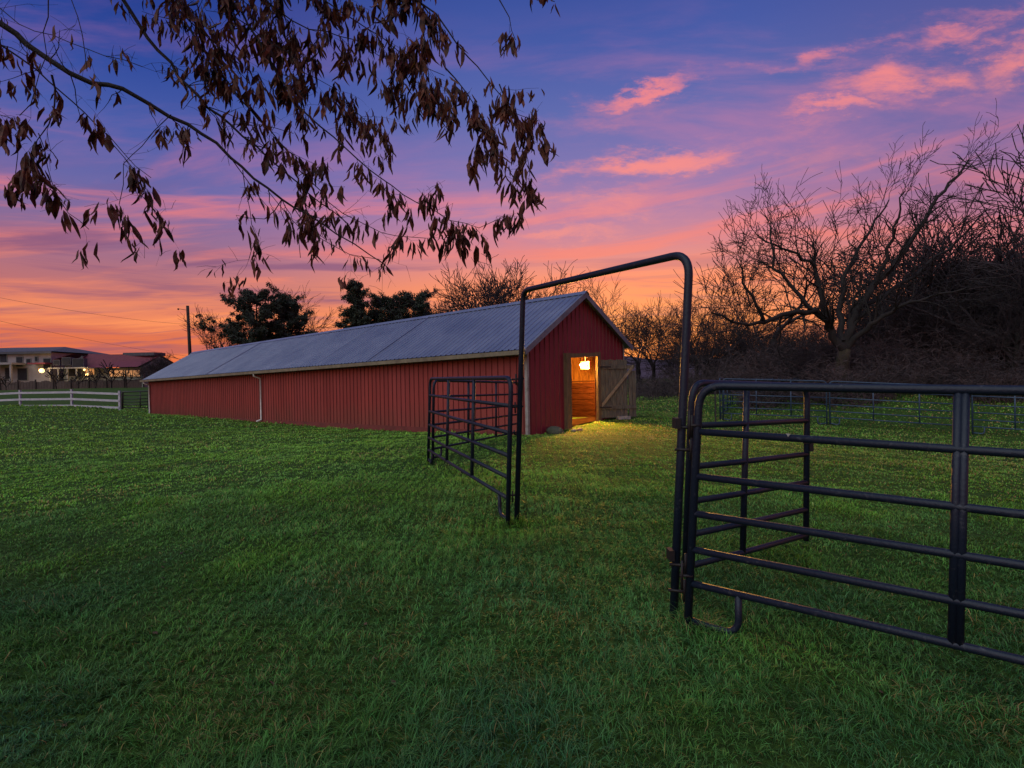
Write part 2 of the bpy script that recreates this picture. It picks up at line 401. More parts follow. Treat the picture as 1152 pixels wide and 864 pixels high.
def long_wall(w, nrm, flip):
    mb = MB(); pr = ribbed(0, BL, .235, .06, .026)
    for (a, o), (a2, o2) in zip(pr[:-1], pr[1:]):
        q = [bp(a, w, -.12)+nrm*o, bp(a2, w, -.12)+nrm*o2, bp(a2, w, EZ)+nrm*o2, bp(a, w, EZ)+nrm*o]
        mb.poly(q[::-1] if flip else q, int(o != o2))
    return mb.build('wall', [M['red'], M['rib_shade']], barn)
D0, D1, DH = 1.98, 3.60, 2.13
def gable(l, nrm, door):
    mb = MB(); pr = ribbed(0, BW, .235, .06, .026)
    pts = []
    extra = [BW/2] + ([D0, D1] if door else [])
    for e in extra:
        pr = [q for q in pr if abs(q[0]-e) > .015] + [(e - .001 if e == D1 else e + .0, 0)]
    pr.sort()
    for (a, o), (a2, o2) in zip(pr[:-1], pr[1:]):
        z0 = DH if (door and a >= D0 - .02 and a2 <= D1 + .02) else -.12
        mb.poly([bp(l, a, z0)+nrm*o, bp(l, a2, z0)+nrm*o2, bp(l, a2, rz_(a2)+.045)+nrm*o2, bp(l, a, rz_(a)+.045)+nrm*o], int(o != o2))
    return mb.build('wall', [M['red_shade'], M['rib_shade']], barn)
long_wall(0, NW, True); long_wall(BW, -NW, False)
gable(0, NL, True); gable(BL, -NL, False)
# concrete-stained kickboard along the wall foot
mb = MB()
mb.box(bp(0, 0, -.15) + NW*.0, LD*BL, NW*.03, Vector((0,0,.27))); 
mb.build('kickboard', mat('red_kickboard', (.20,.035,.03),(.12,.025,.02),3,.8), barn)
# roof
OV = .32; OG = .22
rise = (RZ-EZ)/(BW/2)
for side in (-1, 1):
    mb = MB(); pr = ribbed(-OG, BL+OG, .23, .06, .028)
    we = BW/2 + side*(BW/2 + OV); ze = EZ - rise*OV + .06
    up_n = Vector((0,0,1))
    for (a, o), (a2, o2) in zip(pr[:-1], pr[1:]):
        q = [bp(a, we, ze+o), bp(a2, we, ze+o2), bp(a2, BW/2, RZ+.06+o2), bp(a, BW/2, RZ+.06+o)]
        mb.poly(q if side > 0 else q[::-1])
    # underside
    q = [bp(-OG, we, ze-.03), bp(BL+OG, we, ze-.03), bp(BL+OG, BW/2, RZ+.03), bp(-OG, BW/2, RZ+.03)]
    mb.poly(q[::-1] if side > 0 else q)
    rf = mb.build('roof', M['roof'], barn)
for sx in range(1, 9):
    l0 = -OG + sx*3.62
    mb = MB()
    a0_ = bp(l0, -OV+.01, EZ-rise*OV+.066+.028); b0_ = bp(l0, BW/2-.05, RZ+.056+.028)
    mb.box(a0_, b0_-a0_, LD*.035, Vector((0,0,.003)))
    mb.build('sheet_lap', M['roof'], barn)
mb = MB()
for side in (-1, 1):
    e = bp(-OG-.05, BW/2 + side*.17, RZ+.06-rise*.17+.035)
    mb.poly([e, e+LD*(BL+2*OG+.1), bp(BL+OG+.05, BW/2, RZ+.115), bp(-OG-.05, BW/2, RZ+.115)][::side])
mb.build('ridge_cap', M['roof'], barn)
# barge boards on the front gable
for side in (-1, 1):
    mb = MB()
    we = BW/2 + side*(BW/2 + OV)
    a = bp(-OG-.02, we, EZ-rise*OV-.10); b_ = bp(-OG-.02, BW/2, RZ-.10)
    mb.box(a, b_-a, LD*.03, Vector((0,0,.185)))
    mb.build('barge_board', mat('slate_trim_%d' % side, (.20,.21,.26),(.12,.13,.17),3,.5), barn)
# gutter + fascia on the long front
mb = MB()
g0 = bp(-OG, -OV-.005, EZ-rise*OV-.10)
mb.box(g0, LD*(BL+2*OG), WD.normalized()*.025, Vector((0,0,.13)))
mb.build('fascia', M['gutter'], barn)
mb = MB()
g0 = bp(-OG, -OV, EZ-rise*OV-.085) + NW*.12
for q in ((g0, NW*-.112, Vector((0,0,.012))), (g0, NW*.012, Vector((0,0,.115)))):
    mb.box(q[0], LD*(BL+2*OG), q[1], q[2])
mb.box(g0, LD*.01, NW*-.11, Vector((0,0,.11)))
mb.build('gutter', M['gutter'], barn)
# corner trim
for (l, w, n1_, n2_) in ((0, 0, NW, NL), (0, BW, -NW, NL), (BL, 0, NW, -NL)):
    mb = MB()
    c = bp(l, w, -.1)
    mb.box(c + n1_*.025 + n2_*.028, n2_*-.085, n1_*.012, Vector((0,0,EZ+.08)))
    mb.box(c + n1_*.037 + n2_*.028, n1_*-.085, n2_*.012, Vector((0,0,EZ+.08)))
    mb.build('corner_trim', M['trim'], barn)
# downspouts
for l in (15.8, 31.6):
    mb = MB()
    a = bp(l, -OV, EZ-rise*OV-.07) + NW*.06
    wl = bp(l, 0, 0) + NW*.075
    pts = [a, a + Vector((0,0,-.12)), Vector((wl.x, wl.y, bp(l,0,EZ-.48).z)), Vector((wl.x, wl.y, bp(l,0,.12).z)), Vector((wl.x, wl.y, bp(l,0,.05).z)) + NW*.22]
    mb.tube(pts, .045, 8); mb.build('downspout', M['white'], barn, smooth=True)
# door surround
for (w0, w1, out) in ((D0-.22, D0, .13), (D1, D1+.2, .09)):
    mb = MB()
    mb.box(bp(0, w0, -.15)+NL*.028, WD*(w1-w0), NL*out, Vector((0,0,DH+.30)))
    mb.build('door_post', M['woodpost'], barn)
mb = MB(); mb.box(bp(0, D0-.02, DH)+NL*.026, WD*(D1-D0+.04), NL*.12, Vector((0,0,.13)))
mb.build('door_lintel', M['woodpost'], barn)
# interior: planked floor-to-rail stall front, side planks, back partition
mb = MB(); mb.poly([bp(0,0,.02), bp(0,BW,.02), bp(BL,BW,.02), bp(BL,0,.02)][::-1]); mb.build('floor', M['dirt'], barn)
mb = MB()
for k in range(6):
    mb.box(bp(.25, 4.75, .04+k*.20), LD*5.5, WD*.03, Vector((0,0,.185)))
mb.box(bp(.25, 4.70, 1.25), LD*5.5, WD*.12, Vector((0,0,.05)))
mb.build('stall_front', M['woodin'], barn)
mb = MB()
for k in range(22):
    mb.box(bp(.06+k*.28, BW-.10, .03), LD*.27, WD*.03, Vector((0,0,EZ-.1)))
mb.build('partition', mat('lit_partition_boards', (.24,.115,.035),(.08,.035,.012),4,1,spec=0,stretch=(5,5,.6)), barn)  # upper boards lightened: lamp glow on them is put into the colour
for (l, w) in ((.55, 4.78), (2.6, 4.78)):
    mb = MB(); mb.box(bp(l-.05, w-.05, .02), LD*.10, WD*.10, Vector((0,0,2.5)))
    mb.build('stall_post', M['woodpost'], barn)
mb = MB(); mb.box(bp(.2, 4.70, 2.30), LD*6, WD*.12, Vector((0,0,.13))); mb.build('tie_beam', M['woodpost'], barn)
mb = MB()
for k in range(12):
    mb.box(bp(6.2, .1+k*.45, .03), WD*.44, LD*.03, Vector((0,0,min(rz_(.1+k*.45), rz_(.54+k*.45))-.1)))
mb.build('partition', M['woodin'], barn)
# open door leaf
lh = bp(0, D1+.20, 0) + NL*.10
ld = Vector((1, .30, 0)).normalized()
ln = Vector((ld.y, -ld.x, 0))               # toward the camera
lh.z = gh(lh.x, lh.y) + .10
leaf = MB(); W1 = 1.0
for k in range(7):
    leaf.box(lh + ld*(k*.138), ld*.131, ln*.028, Vector((0,0,1.93 + random.uniform(-.02,.02))))
for k in range(2):
    leaf.box(lh + ld*(1.02+k*.135), ld*.128, ln*.028, Vector((0,0,1.55)))
dl = leaf.build('door', M['wood'], barn)
for z, wd in ((.28, 1.28), (1.62, 1.22)):
    mb = MB(); mb.box(lh + ln*.030 + Vector((0,0,z)), ld*wd, ln*.03, Vector((0,0,.12))); mb.build('ledger', M['wood'], dl)
mb = MB(); a = lh + ln*.062 + Vector((0,0,.36)); b_ = lh + ln*.062 + ld*1.16 + Vector((0,0,1.62))
mb.box(a, b_-a, ln*.028, Vector((0,0,.13))); mb.build('brace', mat('pale_brace', (.30,.24,.16),(.16,.12,.08),5,.85,stretch=(1,1,1)), dl)
for z in (.33, 1.67):
    mb = MB(); mb.box(lh + ln*.066 + ld*-.10 + Vector((0,0,z)), ld*.45, ln*.008, Vector((0,0,.04))); mb.build('hinge', M['latch'], dl)

# work light inside
wl = P(657, 411, 18.05)
lamp = thing('work_light', 'small floodlight burning warm yellow inside the barn doorway', 'lamp', wl)
mb = MB(); mb.box(wl + LD*.13 + Vector((0,0,-.09)), LD*-.26, WD*.05, Vector((0,0,.18))); mb.build('lens', M['lampmat'], lamp)
for dx_ in (-.075, .0, .08):
    mb = MB(); mb.ball(wl + LD*dx_ + WD*-.05 + Vector((0,0,.02*(1 if dx_ > 0 else -1))), .052, 10, 7); mb.build('bulb', M['bulb'], lamp, smooth=True)
mb = MB(); mb.box(wl + LD*.17 + WD*.052 + Vector((0,0,-.13)), LD*-.34, WD*.08, Vector((0,0,.26))); mb.build('housing', M['pipe_grey'], lamp)
mb = MB(); mb.tube([wl + WD*.09 + Vector((0,0,.14)), wl + WD*.09 + Vector((0,0,1.5))], .010, 6); mb.build('cord', M['wire'], lamp)
pl = bpy.data.lights.new('barn_light', 'POINT'); pl.energy = 2300; pl.color = (1, .46, .07); pl.shadow_soft_size = .14
po = bpy.data.objects.new('barn_light', pl); COL.objects.link(po); po.location = wl + WD*-.16 + LD*-.04 + Vector((0,0,-.02))

# ------------------------------------------------------------------ corral panels
VF = [0, .172, .354, .543, .768, 1]
def bez_corner(a, c, b_, r, n=7):
    """round corner c between a and b"""
    d1 = (a-c).normalized(); d2 = (b_-c).normalized()
    p0 = c + d1*r; p2 = c + d2*r
    return [p0*(1-t)**2 + c*2*t*(1-t) + p2*t*t for t in [i/n for i in range(n+1)]]

def panel(name, label, cat, tl, bl, tr, br, k=1.0, ups=(1/3, 2/3), rt_=.026, rr_=.0226, mat_=None, legs=True, group=None, corner=.16, sides=10, jlegs=(0, 1), low=.0, wide=False, legdir=1):
    """steel corral panel between two stations, each given by its top and bottom rail survey point"""
    m_ = mat_ or M['pipe']
    tl, bl, tr, br = [Vector(q) for q in (tl, bl, tr, br)]
    tr = tl + (tr-tl)*k; br = bl + (br-bl)*k
    def at(u, v): return (bl*(1-u)+br*u)*(1-v) + (tl*(1-u)+tr*u)*v
    dn = -(tl-bl).normalized()
    def foot(p):
        h = p.z - gh(p.x, p.y)
        return p + dn * ((h + .03) / max(.2, -dn.z)) if legs else p + dn*low
    base = at(0, 0); base = G(base.x, base.y)
    t = thing(name, label, cat, base, group)
    mb = MB()
    fl, fr = foot(at(0,0)), foot(at(1,0))
    mb.tube([fl] + bez_corner(at(0,0), at(0,1), at(1,1), corner) + bez_corner(at(0,1), at(1,1), at(1,0), corner) + [fr], rt_, sides)
    mb.build('frame', m_, t, smooth=True)
    for v in VF[:-1]:
        mb = MB(); mb.tube([at(0,v), at(.5,v) + Vector((0,0,-.004)), at(1,v)], rr_, sides); mb.build('rail', m_, t, smooth=True)
    ax = (at(1,0)-at(0,0)).normalized()
    for u in ups:
        mb = MB()
        if wide:
            for s_ in (-1, 1): mb.tube([at(u,0)+ax*.014*s_, at(u,1)+ax*.014*s_], rr_*.92, sides)
        else: mb.tube([at(u,-.0), at(u,1)], rr_*1.05, sides)
        mb.build('upright', m_, t, smooth=True)
    if legs:
        L_ = (at(1,0)-at(0,0)).length
        for e in jlegs:
            s_ = 1 if e == 0 else -1
            a = at(e, 0) + ax*s_*.30
            h = a.z - gh(a.x, a.y)
            g0 = Vector((a.x, a.y, a.z)); zb = gh(a.x, a.y) + .035
            pts = [g0, Vector((a.x, a.y, zb + .10))]
            for q in range(1, 6):
                th = q/5*math.pi/2
                c_ = Vector((a.x, a.y, zb+.09)) - ax*s_*.09
                pts.append(c_ + ax*s_*.09*math.cos(th) + Vector((0,0,-.09*math.sin(th))))
            e2 = at(e,0)
            pts.append(Vector((e2.x, e2.y, gh(e2.x,e2.y)+.07)))
            mb = MB(); mb.tube(pts, rr_*.95, sides); mb.build('leg', m_, t, smooth=True)
    t['_at'] = 0; del t['_at']
    return t, at

# bow gate frame (arch over the opening)
def bow():
    br_, tr_ = P(757, 700, 3.64), P(776, 284, 3.64)
    bl_, tl_ = P(581, 589, 5.83), P(588.5, 327, 5.83)
    t = thing('arch_frame', 'tall dark steel pipe arch framing the gateway between the corral panels', 'gate frame', G(br_.x, br_.y))
    pts = [G(br_.x, br_.y, -.05), br_ + (tr_-br_)*.5] + bez_corner(br_, tr_, tl_, .17, 9) + bez_corner(tr_, tl_, bl_, .13, 8) + [G(bl_.x, bl_.y, -.05)]
    mb = MB(); mb.tube(pts, .0285, 12); mb.build('frame', M['pipe'], t, smooth=True)
    def up_(v): return br_ + (tr_-br_)*v
    ax = Vector((.8, -.6, 0))
    # hinge and pin hardware against the near panel and the swinging gate
    for v, nm in ((.53, 'hinge'), (.09, 'hinge'), (.16, 'hinge'), (.47, 'hinge')):
        mb = MB(); p = up_(v)
        mb.tube([p + Vector((-.045,-.01,0)), p + Vector((.085,-.045,-.005))], .011, 6)
        mb.tube([p + Vector((.055,-.04,-.07)), p + Vector((.057,-.04,.08))], .010, 6)
        mb.build(nm, M['latch'], t, smooth=True)
    for v in (.54, .185):
        mb = MB(); p = up_(v); mb.box(p + Vector((-.055,-.04,-.035)), Vector((.035,0,0)), Vector((0,.08,0)), Vector((0,0,.07))); mb.build('bracket', M['latch'], t)
    for p in (bl_ + (tl_-bl_)*.5, bl_ + (tl_-bl_)*.12, bl_ + (tl_-bl_)*.62):
        mb = MB()
        mb.tube([p + Vector((.04,0,.01)), p + Vector((-.10,.02,0))], .011, 6)
        mb.tube([p + Vector((-.05,-.03,-.06)), p + Vector((-.05,-.03,.06))], .010, 6)
        mb.build('hinge', M['latch'], t, smooth=True)
bow()

pC, atC = panel('corral_panel', 'nearest dark steel corral panel, running out of the photo at the right edge', 'corral panel',
      P(787,434,3.5), P(776,656,3.5), P(1082,438.5,2.73), P(1075,725,2.73), k=3, group=None, wide=True, corner=.15)
for (u, v, nm) in ((0, .80, 'hinge'), (0, .04, 'hinge')):
    p = atC(u, v); mb = MB()
    mb.tube([p + Vector((.01,-.02,.0)), p + Vector((-.07,.0,.0))], .011, 6)
    mb.tube([p + Vector((-.06,-.01,-.09)), p + Vector((-.055,-.01,.10))], .009, 6)
    mb.build('latch', M['latch'], pC, smooth=True)
# little white chips / maker sticker on the second rail
mb = MB(); p = atC(.135, .79); axc = (atC(1,.8)-atC(0,.8)).normalized(); nc = Vector((axc.y, -axc.x, 0)); 
if nc.y > 0: nc = -nc
mb.poly([p + nc*.0215 + axc*-.012 + Vector((0,0,-.002)), p + nc*.0215 + axc*.012 + Vector((0,0,-.002)), p + nc*.0235 + Vector((0,0,-.022))][::-1])
mb.build('sticker', M['trim'], pC)

panel('corral_panel', 'dark steel corral panel left of the arch, in front of the red barn wall', 'corral panel',
      P(484,426,9.75), P(482,506,9.75), P(575,425,5.77), P(572,561,5.77), corner=.15, wide=True)
pB_end = (.17, 13.7)
panel('corral_panel', 'farther corral panel angling from the left end of its neighbour back to the barn corner', 'corral panel',
      P(488,428,9.86), P(487,505,9.86), P(562,430,12.6), P(562,490,12.6), k=1.40, corner=.15)
panel('swinging_gate', 'narrow dark pipe gate swung open behind the near corral panel, clear of the ground', 'gate',
      P(779,430.5,3.79), P(771,638,3.79), P(908,434,4.73), P(907,602,4.73), ups=(.42,), legs=False, low=.05, rt_=.025, rr_=.0225, corner=.14)
# slam latch on the free end of the gate
pg = [o for o in bpy.data.objects if o.name.startswith('swinging_gate')][0]
q = P(911, 508, 4.70); mb = MB(); mb.box(q, Vector((.035,0,0)), Vector((0,.02,0)), Vector((0,0,.11))); mb.box(q+Vector((-.05,0,.07)), Vector((.06,0,0)), Vector((0,.018,0)), Vector((0,0,.03)))
mb.build('latch', M['latch'], pg)

# far blue pen
st = [(812,473,20.5),(932,478,19.5),(1092,489,17.8),(1252,500,15.9)]
names = ['faded blue corral panel at the left corner of the far pen', 'faded blue corral panel in the middle of the far pen', 'faded blue corral panel at the right end of the far pen']
for i in range(3):
    a = P(*st[i]); b_ = P(*st[i+1]); dirn = (b_-a).normalized()
    a = a + dirn*.05; b_ = b_ - dirn*.05
    panel('corral_panel', names[i], 'corral panel', a+Vector((0,0,1.6)), a+Vector((0,0,.28)), b_+Vector((0,0,1.6)), b_+Vector((0,0,.28)),
          mat_=M['pipe_blue'], group='blue corral panels of the far pen', sides=6, corner=.15)
a = P(812,473,20.5); b_ = P(822, 466, 25); c_ = P(900, 462, 26.5)
panel('corral_panel', 'blue corral panel seen edge-on running away from the left pen corner', 'corral panel', a+Vector((-.06,0,1.62)), a+Vector((-.06,0,.28)), b_+Vector((0,0,1.6)), b_+Vector((0,0,.28)),
      mat_=M['pipe_blue'], group='blue corral panels of the far pen', sides=6, corner=.15)
panel('corral_panel', 'rearmost blue corral panel, across the back of the far pen', 'corral panel', b_+Vector((.1,0,1.62)), b_+Vector((.1,0,.28)), c_+Vector((0,0,1.6)), c_+Vector((0,0,.28)),
      mat_=M['pipe_blue'], group='blue corral panels of the far pen', sides=6, corner=.15)
q = P(805, 476, 18.6); t = thing('steel_post', 'thin black steel post standing alone left of the blue pen', 'post', G(q.x, q.y))
mb = MB(); mb.tube([G(q.x,q.y,-.1), G(q.x,q.y,1.25)], .028, 8); mb.build('shaft', M['pipe_grey'], t)
mb = MB(); mb.ball(G(q.x,q.y,1.25), .034, 8, 5); mb.build('cap', M['pipe_grey'], t)

# ------------------------------------------------------------------ white fence and field gate
fp = [(-150,466,40.5),(-92,464,39.6),(-35,463,38.6),(23,461.5,37.6),(81,460,36.6),(135,460.5,35.5)]
pts = [P(*q) for q in fp]; pts = [G(p.x, p.y) for p in pts]
fence = thing('rail_fence', 'white three-rail board fence across the left side of the field', 'fence', pts[-1])
for i, p in enumerate(pts):
    mb = MB(); s_ = .10 if i < len(pts)-1 else .13
    mb.box(p + Vector((-s_/2,-.06,-.2)), Vector((s_,0,0)), Vector((0,.12,0)), Vector((0,0,1.56)))
    mb.box(p + Vector((-s_/2-.012,-.072,1.36)), Vector((s_+.024,0,0)), Vector((0,.144,0)), Vector((0,0,.03)))
    mb.build('post', M['fencew'], fence)
for i in range(len(pts)-1):
    for z in (.20, .66, 1.12):
        mb = MB(); a = pts[i] + Vector((0,-.068,z)); b_ = pts[i+1] + Vector((0,-.068,z)); d = (b_-a)
        mb.box(a, d, Vector((0,-.028,0)), Vector((0,0,.14))); mb.build('rail', M['fencew'], fence)
panel('field_gate', 'dark tubular field gate between the white fence and the far barn corner', 'gate', P(138,441,35.6), P(138,458.5,35.6), P(167,440,36), P(167,458.5,36),
      ups=(.68,), legs=False, low=.1, mat_=M['pipe_grey'], sides=6, corner=.06, rt_=.05, rr_=.032)

# ------------------------------------------------------------------ trees
def grow(mb, p, d, L, r, lvl, maxl, rng, wob=.22, updrift=.06, sp=(.35,.95), nch=(4,6), droop=0, minr=.005, shrink=(.45,.75), ang=(25,60)):
    seg = max(3, int(3 + L*1.2)) if lvl < maxl else 3
    pts = [p.copy()]; ds = []
    dd = d.normalized(); step = L/seg
    for i in range(seg):
        dd = (dd + Vector((rng.gauss(0,wob), rng.gauss(0,wob), rng.gauss(0,wob)*.8 + updrift - droop*(lvl>1)))).normalized()
        ds.append(dd); pts.append(pts[-1] + dd*step)
    rads = [max(minr, r*(1 - .72*i/seg)) for i in range(seg+1)]
    sides = 8 if r > .1 else (5 if r > .03 else 3)
    mb.tube(pts, rads, sides, cap=False)
    if lvl >= maxl: return
    n = rng.randint(*nch)
    for k in range(n):
        t = sp[0] + (sp[1]-sp[0])*((k + rng.random()*.8)/n)
        i = min(seg-1, int(t*seg)); q = pts[i] + (pts[i+1]-pts[i])*(t*seg-i)
        base = ds[i]; ax = base.orthogonal().normalized()
        ax.rotate(Matrix.Rotation(rng.uniform(0, 2*math.pi), 3, base))
        nd = base.copy(); nd.rotate(Matrix.Rotation(R(rng.uniform(*ang)), 3, ax))
        if nd.z < -.2 and not droop: nd.z *= .3
        grow(mb, q, nd, L*rng.uniform(*shrink), max(minr, rads[i]*rng.uniform(.45,.7)), lvl+1, maxl, rng, wob, updrift, sp, nch, droop, minr, shrink, ang)
    # leader continues
    grow(mb, pts[-1], ds[-1], L*.6, rads[-1], lvl+1, maxl, rng, wob, updrift, sp, nch, droop, minr, shrink, ang)

def bare_tree(label, loc, H, seed, group=None, maxl=4, name='bare_tree', m_trunk=None, m_twig=None, stems=1, minr=.011, **kw):
    rng = random.Random(seed)
    loc = Vector(loc)
    t = thing(name, label, 'tree', loc, group)
    tb = MB(); cb = MB()
    for s_ in range(stems):
        dv = Vector((rng.gauss(0,.08+.15*(stems>1)), rng.gauss(0,.08+.15*(stems>1)), 1)).normalized()
        th = H*rng.uniform(.22,.32); n = 5; pts = [loc + Vector((0,0,-.2))]
        for i in range(n):
            dv = (dv + Vector((rng.gauss(0,.08), rng.gauss(0,.08), .05))).normalized(); pts.append(pts[-1] + dv*(th+.2)/n)
        r = H*.019/ (stems**.4)
        tb.tube(pts, [r*1.5, r*1.1, r, r*.95, r*.9, r*.85], 9)
        nb = rng.randint(4,5) if stems == 1 else 3
        for k in range(nb):
            a = 2*math.pi*(k+rng.random()*.7)/nb; tilt = rng.uniform(.35,.95) if k else .1
            d = Vector((math.cos(a)*math.sin(tilt), math.sin(a)*math.sin(tilt), math.cos(tilt)))
            q = pts[rng.randint(3,5)]
            grow(cb, q, d, H*rng.uniform(.33,.45), r*rng.uniform(.5,.75), 1, maxl, rng, minr=minr, **kw)
    tb.build('trunk', m_trunk or M['bark'], t, smooth=True)
    cb.build('crown', m_twig or M['bark'], t, smooth=True)
    return t

# hero tree: main limbs surveyed, finer growth by rule
def hero():
    rng = random.Random(11)
    b0 = P(945, 441, 26); b0 = G(b0.x, b0.y)
    t = thing('bare_tree', 'big spreading leafless tree with mossy forked trunk rising behind the blue pen', 'tree', b0)
    tb = MB(); cb = MB()
    def pth(lst): return [P(x, y, Y) for x, y, Y in lst]
    trunk = [b0 + Vector((0,0,-.2))] + pth([(946,425,26),(948,405,26),(950,393,26)])
    tb.tube(trunk, [.40,.33,.29,.27], 12)
    tb.build('trunk', M['barkh'], t, smooth=True)
    limbs = [
        ([(950,396,26),(938,378,26),(932,362,25.8),(915,350,25.4),(890,352,25),(860,362,24.5),(835,366,24),(800,352,23.6)], .17),
        ([(932,362,25.8),(925,335,26),(917,300,26.2),(914,275,26.3)], .15),
        ([(950,393,26),(955,370,26.2),(962,350,26.4),(985,320,26.6),(1010,290,27),(1030,262,27.2),(1050,232,27.5),(1068,205,27.6),(1090,180,28)], .17),
        ([(950,396,26),(970,372,25.6),(985,362,25.2),(1010,345,24.8),(1045,335,24.4),(1085,325,24)], .13),
        ([(948,385,26),(946,350,27),(948,315,27.6),(965,280,28),(985,250,28.4),(1000,225,28.6)], .13),
        ([(915,350,25.4),(895,325,25.6),(872,300,26),(868,268,26.4),(866,245,26.6)], .09),
        ([(985,320,26.6),(1000,280,26),(1008,245,25.6),(1018,215,25.4)], .09),
        ([(917,300,26.2),(895,285,25.8),(870,275,25.6),(850,262,25.6)], .07),
        ([(860,362,24.5),(845,335,24.2),(835,310,24),(828,290,24)], .07),
        ([(962,350,26.4),(1000,330,28),(1040,300,29),(1080,270,29.5),(1110,235,30)], .11),
    ]
    for lst, r in limbs:
        pts = pth(lst)
        # resample + jitter
        fine = []
        for i in range(len(pts)-1):
            for k in range(3):
                fine.append(pts[i].lerp(pts[i+1], k/3) + Vector((rng.gauss(0,.05), rng.gauss(0,.08), rng.gauss(0,.05))) * (i+k > 0))
        fine.append(pts[-1]); n = len(fine)
        r *= 1.25; rads = [r*(1 - .8*i/(n-1)) for i in range(n)]
        cb.tube(fine, rads, 7, cap=False)
        for i in range(3, n):
            for _ in range(1):
                base = (fine[i]-fine[i-1]).normalized(); ax = base.orthogonal().normalized(); ax.rotate(Matrix.Rotation(rng.uniform(0,6.28),3,base))
                nd = base.copy(); nd.rotate(Matrix.Rotation(R(rng.uniform(25,75)),3,ax))
                nd = (nd + Vector((0,0,.2))).normalized()
                grow(cb, fine[i], nd, rng.uniform(1.0,2.3), max(.020, rads[i]*.5), 2, 4, rng, wob=.22, updrift=.05, nch=(3,4), minr=.0105, sp=(.25,.95), shrink=(.38,.62))
    cb.build('crown', M['bark'], t, smooth=True)
hero()

# prototypes reused through the wood
GT = 'leafless trees of the dense wood on the right'
protos = []
plan_ = [(8.5,101,1,4),(7.0,102,2,4),(9.5,103,1,4),(6.0,104,3,4),(8.0,105,1,4)]
spots0 = [(735,442,48),(1142,446,27),(790,445,40),(1040,446,36),(860,444,36)]
labs = ['slim leafless tree just right of the barn door leaf, against the orange sky',
        'tall leafless tree at the right edge of the photo, reaching above its neighbours',
        'leafless tree right behind the tall arch post, short and spreading',
        'leafless dark tree standing in the tangle of the wood on the right',
        'leafless dark tree standing in the tangle of the wood on the right']
for (H, sd, stm, ml), s_, lb in zip(plan_, spots0, labs):
    p = P(*s_); p = G(p.x, p.y)
    o = bare_tree(lb, p, H, sd, maxl=ml, stems=stm, minr=.012, m_twig=M['twig'])
    protos.append(o)
    if 'tangle' in lb: o['group'] = GT
def top_h(t):
    z = 0
    for c in kids(t):
        v = np.empty(len(c.data.vertices)*3, np.float32); c.data.vertices.foreach_get('co', v); z = max(z, float(np.percentile(v[2::3], 99.8)))
    return z
PH = [top_h(p_) for p_ in protos]
def need(px, py, Y):
    return P(px, py, Y).z - gh((px-576)/F*Y, Y)
for k_ in (0, 1, 2, 3, 4):
    px, _, Y = spots0[k_]; s_ = need(px, (338,168,330,250,262)[k_], Y)/PH[k_]; protos[k_].scale = (s_,)*3
rng = random.Random(5)
cnt = 0
rows = [(27.6,13),(30.5,9),(34,10),(39,11),(45,12),(52,13),(60,14)]
for (Y, n) in rows:
    for k in range(n):
        px = 742 + (1290-742)*(k + rng.random()*.8)/n
        if Y < 32 and px < 850: continue
        if Y < 36 and px < 800: continue
        yy = Y*rng.uniform(.94,1.06)
        x = (px-576)/F*yy
        # taller to the right
        topy = np.interp(px, [740,800,880,960,1040,1100,1160,1290], [384,366,374,362,336,306,284,265]) + rng.uniform(-30,28)
        pi_ = rng.choice([1,2,3,4,0]); src = protos[pi_]
        if Y < 29: topy = min(395, topy + 38); pi_ = rng.choice([0,0,4,2]); src = protos[pi_]
        s_ = need(px, topy, yy)/PH[pi_]
        c = copy_tree(src, G(x, yy), 'leafless dark tree standing in the tangle of the wood on the right', rng.uniform(0,6.28), s_)
        c['group'] = GT; cnt += 1
# singles behind the barn
singles = [(688,312,42,2,'broad leafless tree standing behind the barn gable, its crown right of the ridge'),
    (548,300,55,3,'upright bushy leafless tree above the right part of the barn roof, under the arch start'),
    (592,304,52,4,'leafless tree crossed by the left end of the arch pipe'),
    (622,318,60,1,'faint leafless tree behind the ridge of the barn, under the arch'),
    (348,322,58,2,'leafless tree between the two dark evergreens behind the barn'),
    (484,330,62,4,'small leafless tree at the right foot of the evergreens'),
    (250,345,62,0,'thin leafless sapling left of the first evergreen, above the barn roof'),
    (178,398,80,3,'low leafless scrubby tree beyond the far barn end'),
    (162,406,86,1,'low leafless tree beside the red-roofed house'),
    (720,345,50,4,'small leafless tree over the open barn door leaf'),
    (782,328,44,0,'leafless tree just right of the tall arch post')]
for (px, py, Y, pi_, lb) in singles:
    x = (px-576)/F*Y
    c = copy_tree(protos[pi_], G(x, Y), lb, px*.37, need(px, py, Y)/PH[pi_])
    if 'group' in c: del c['group']

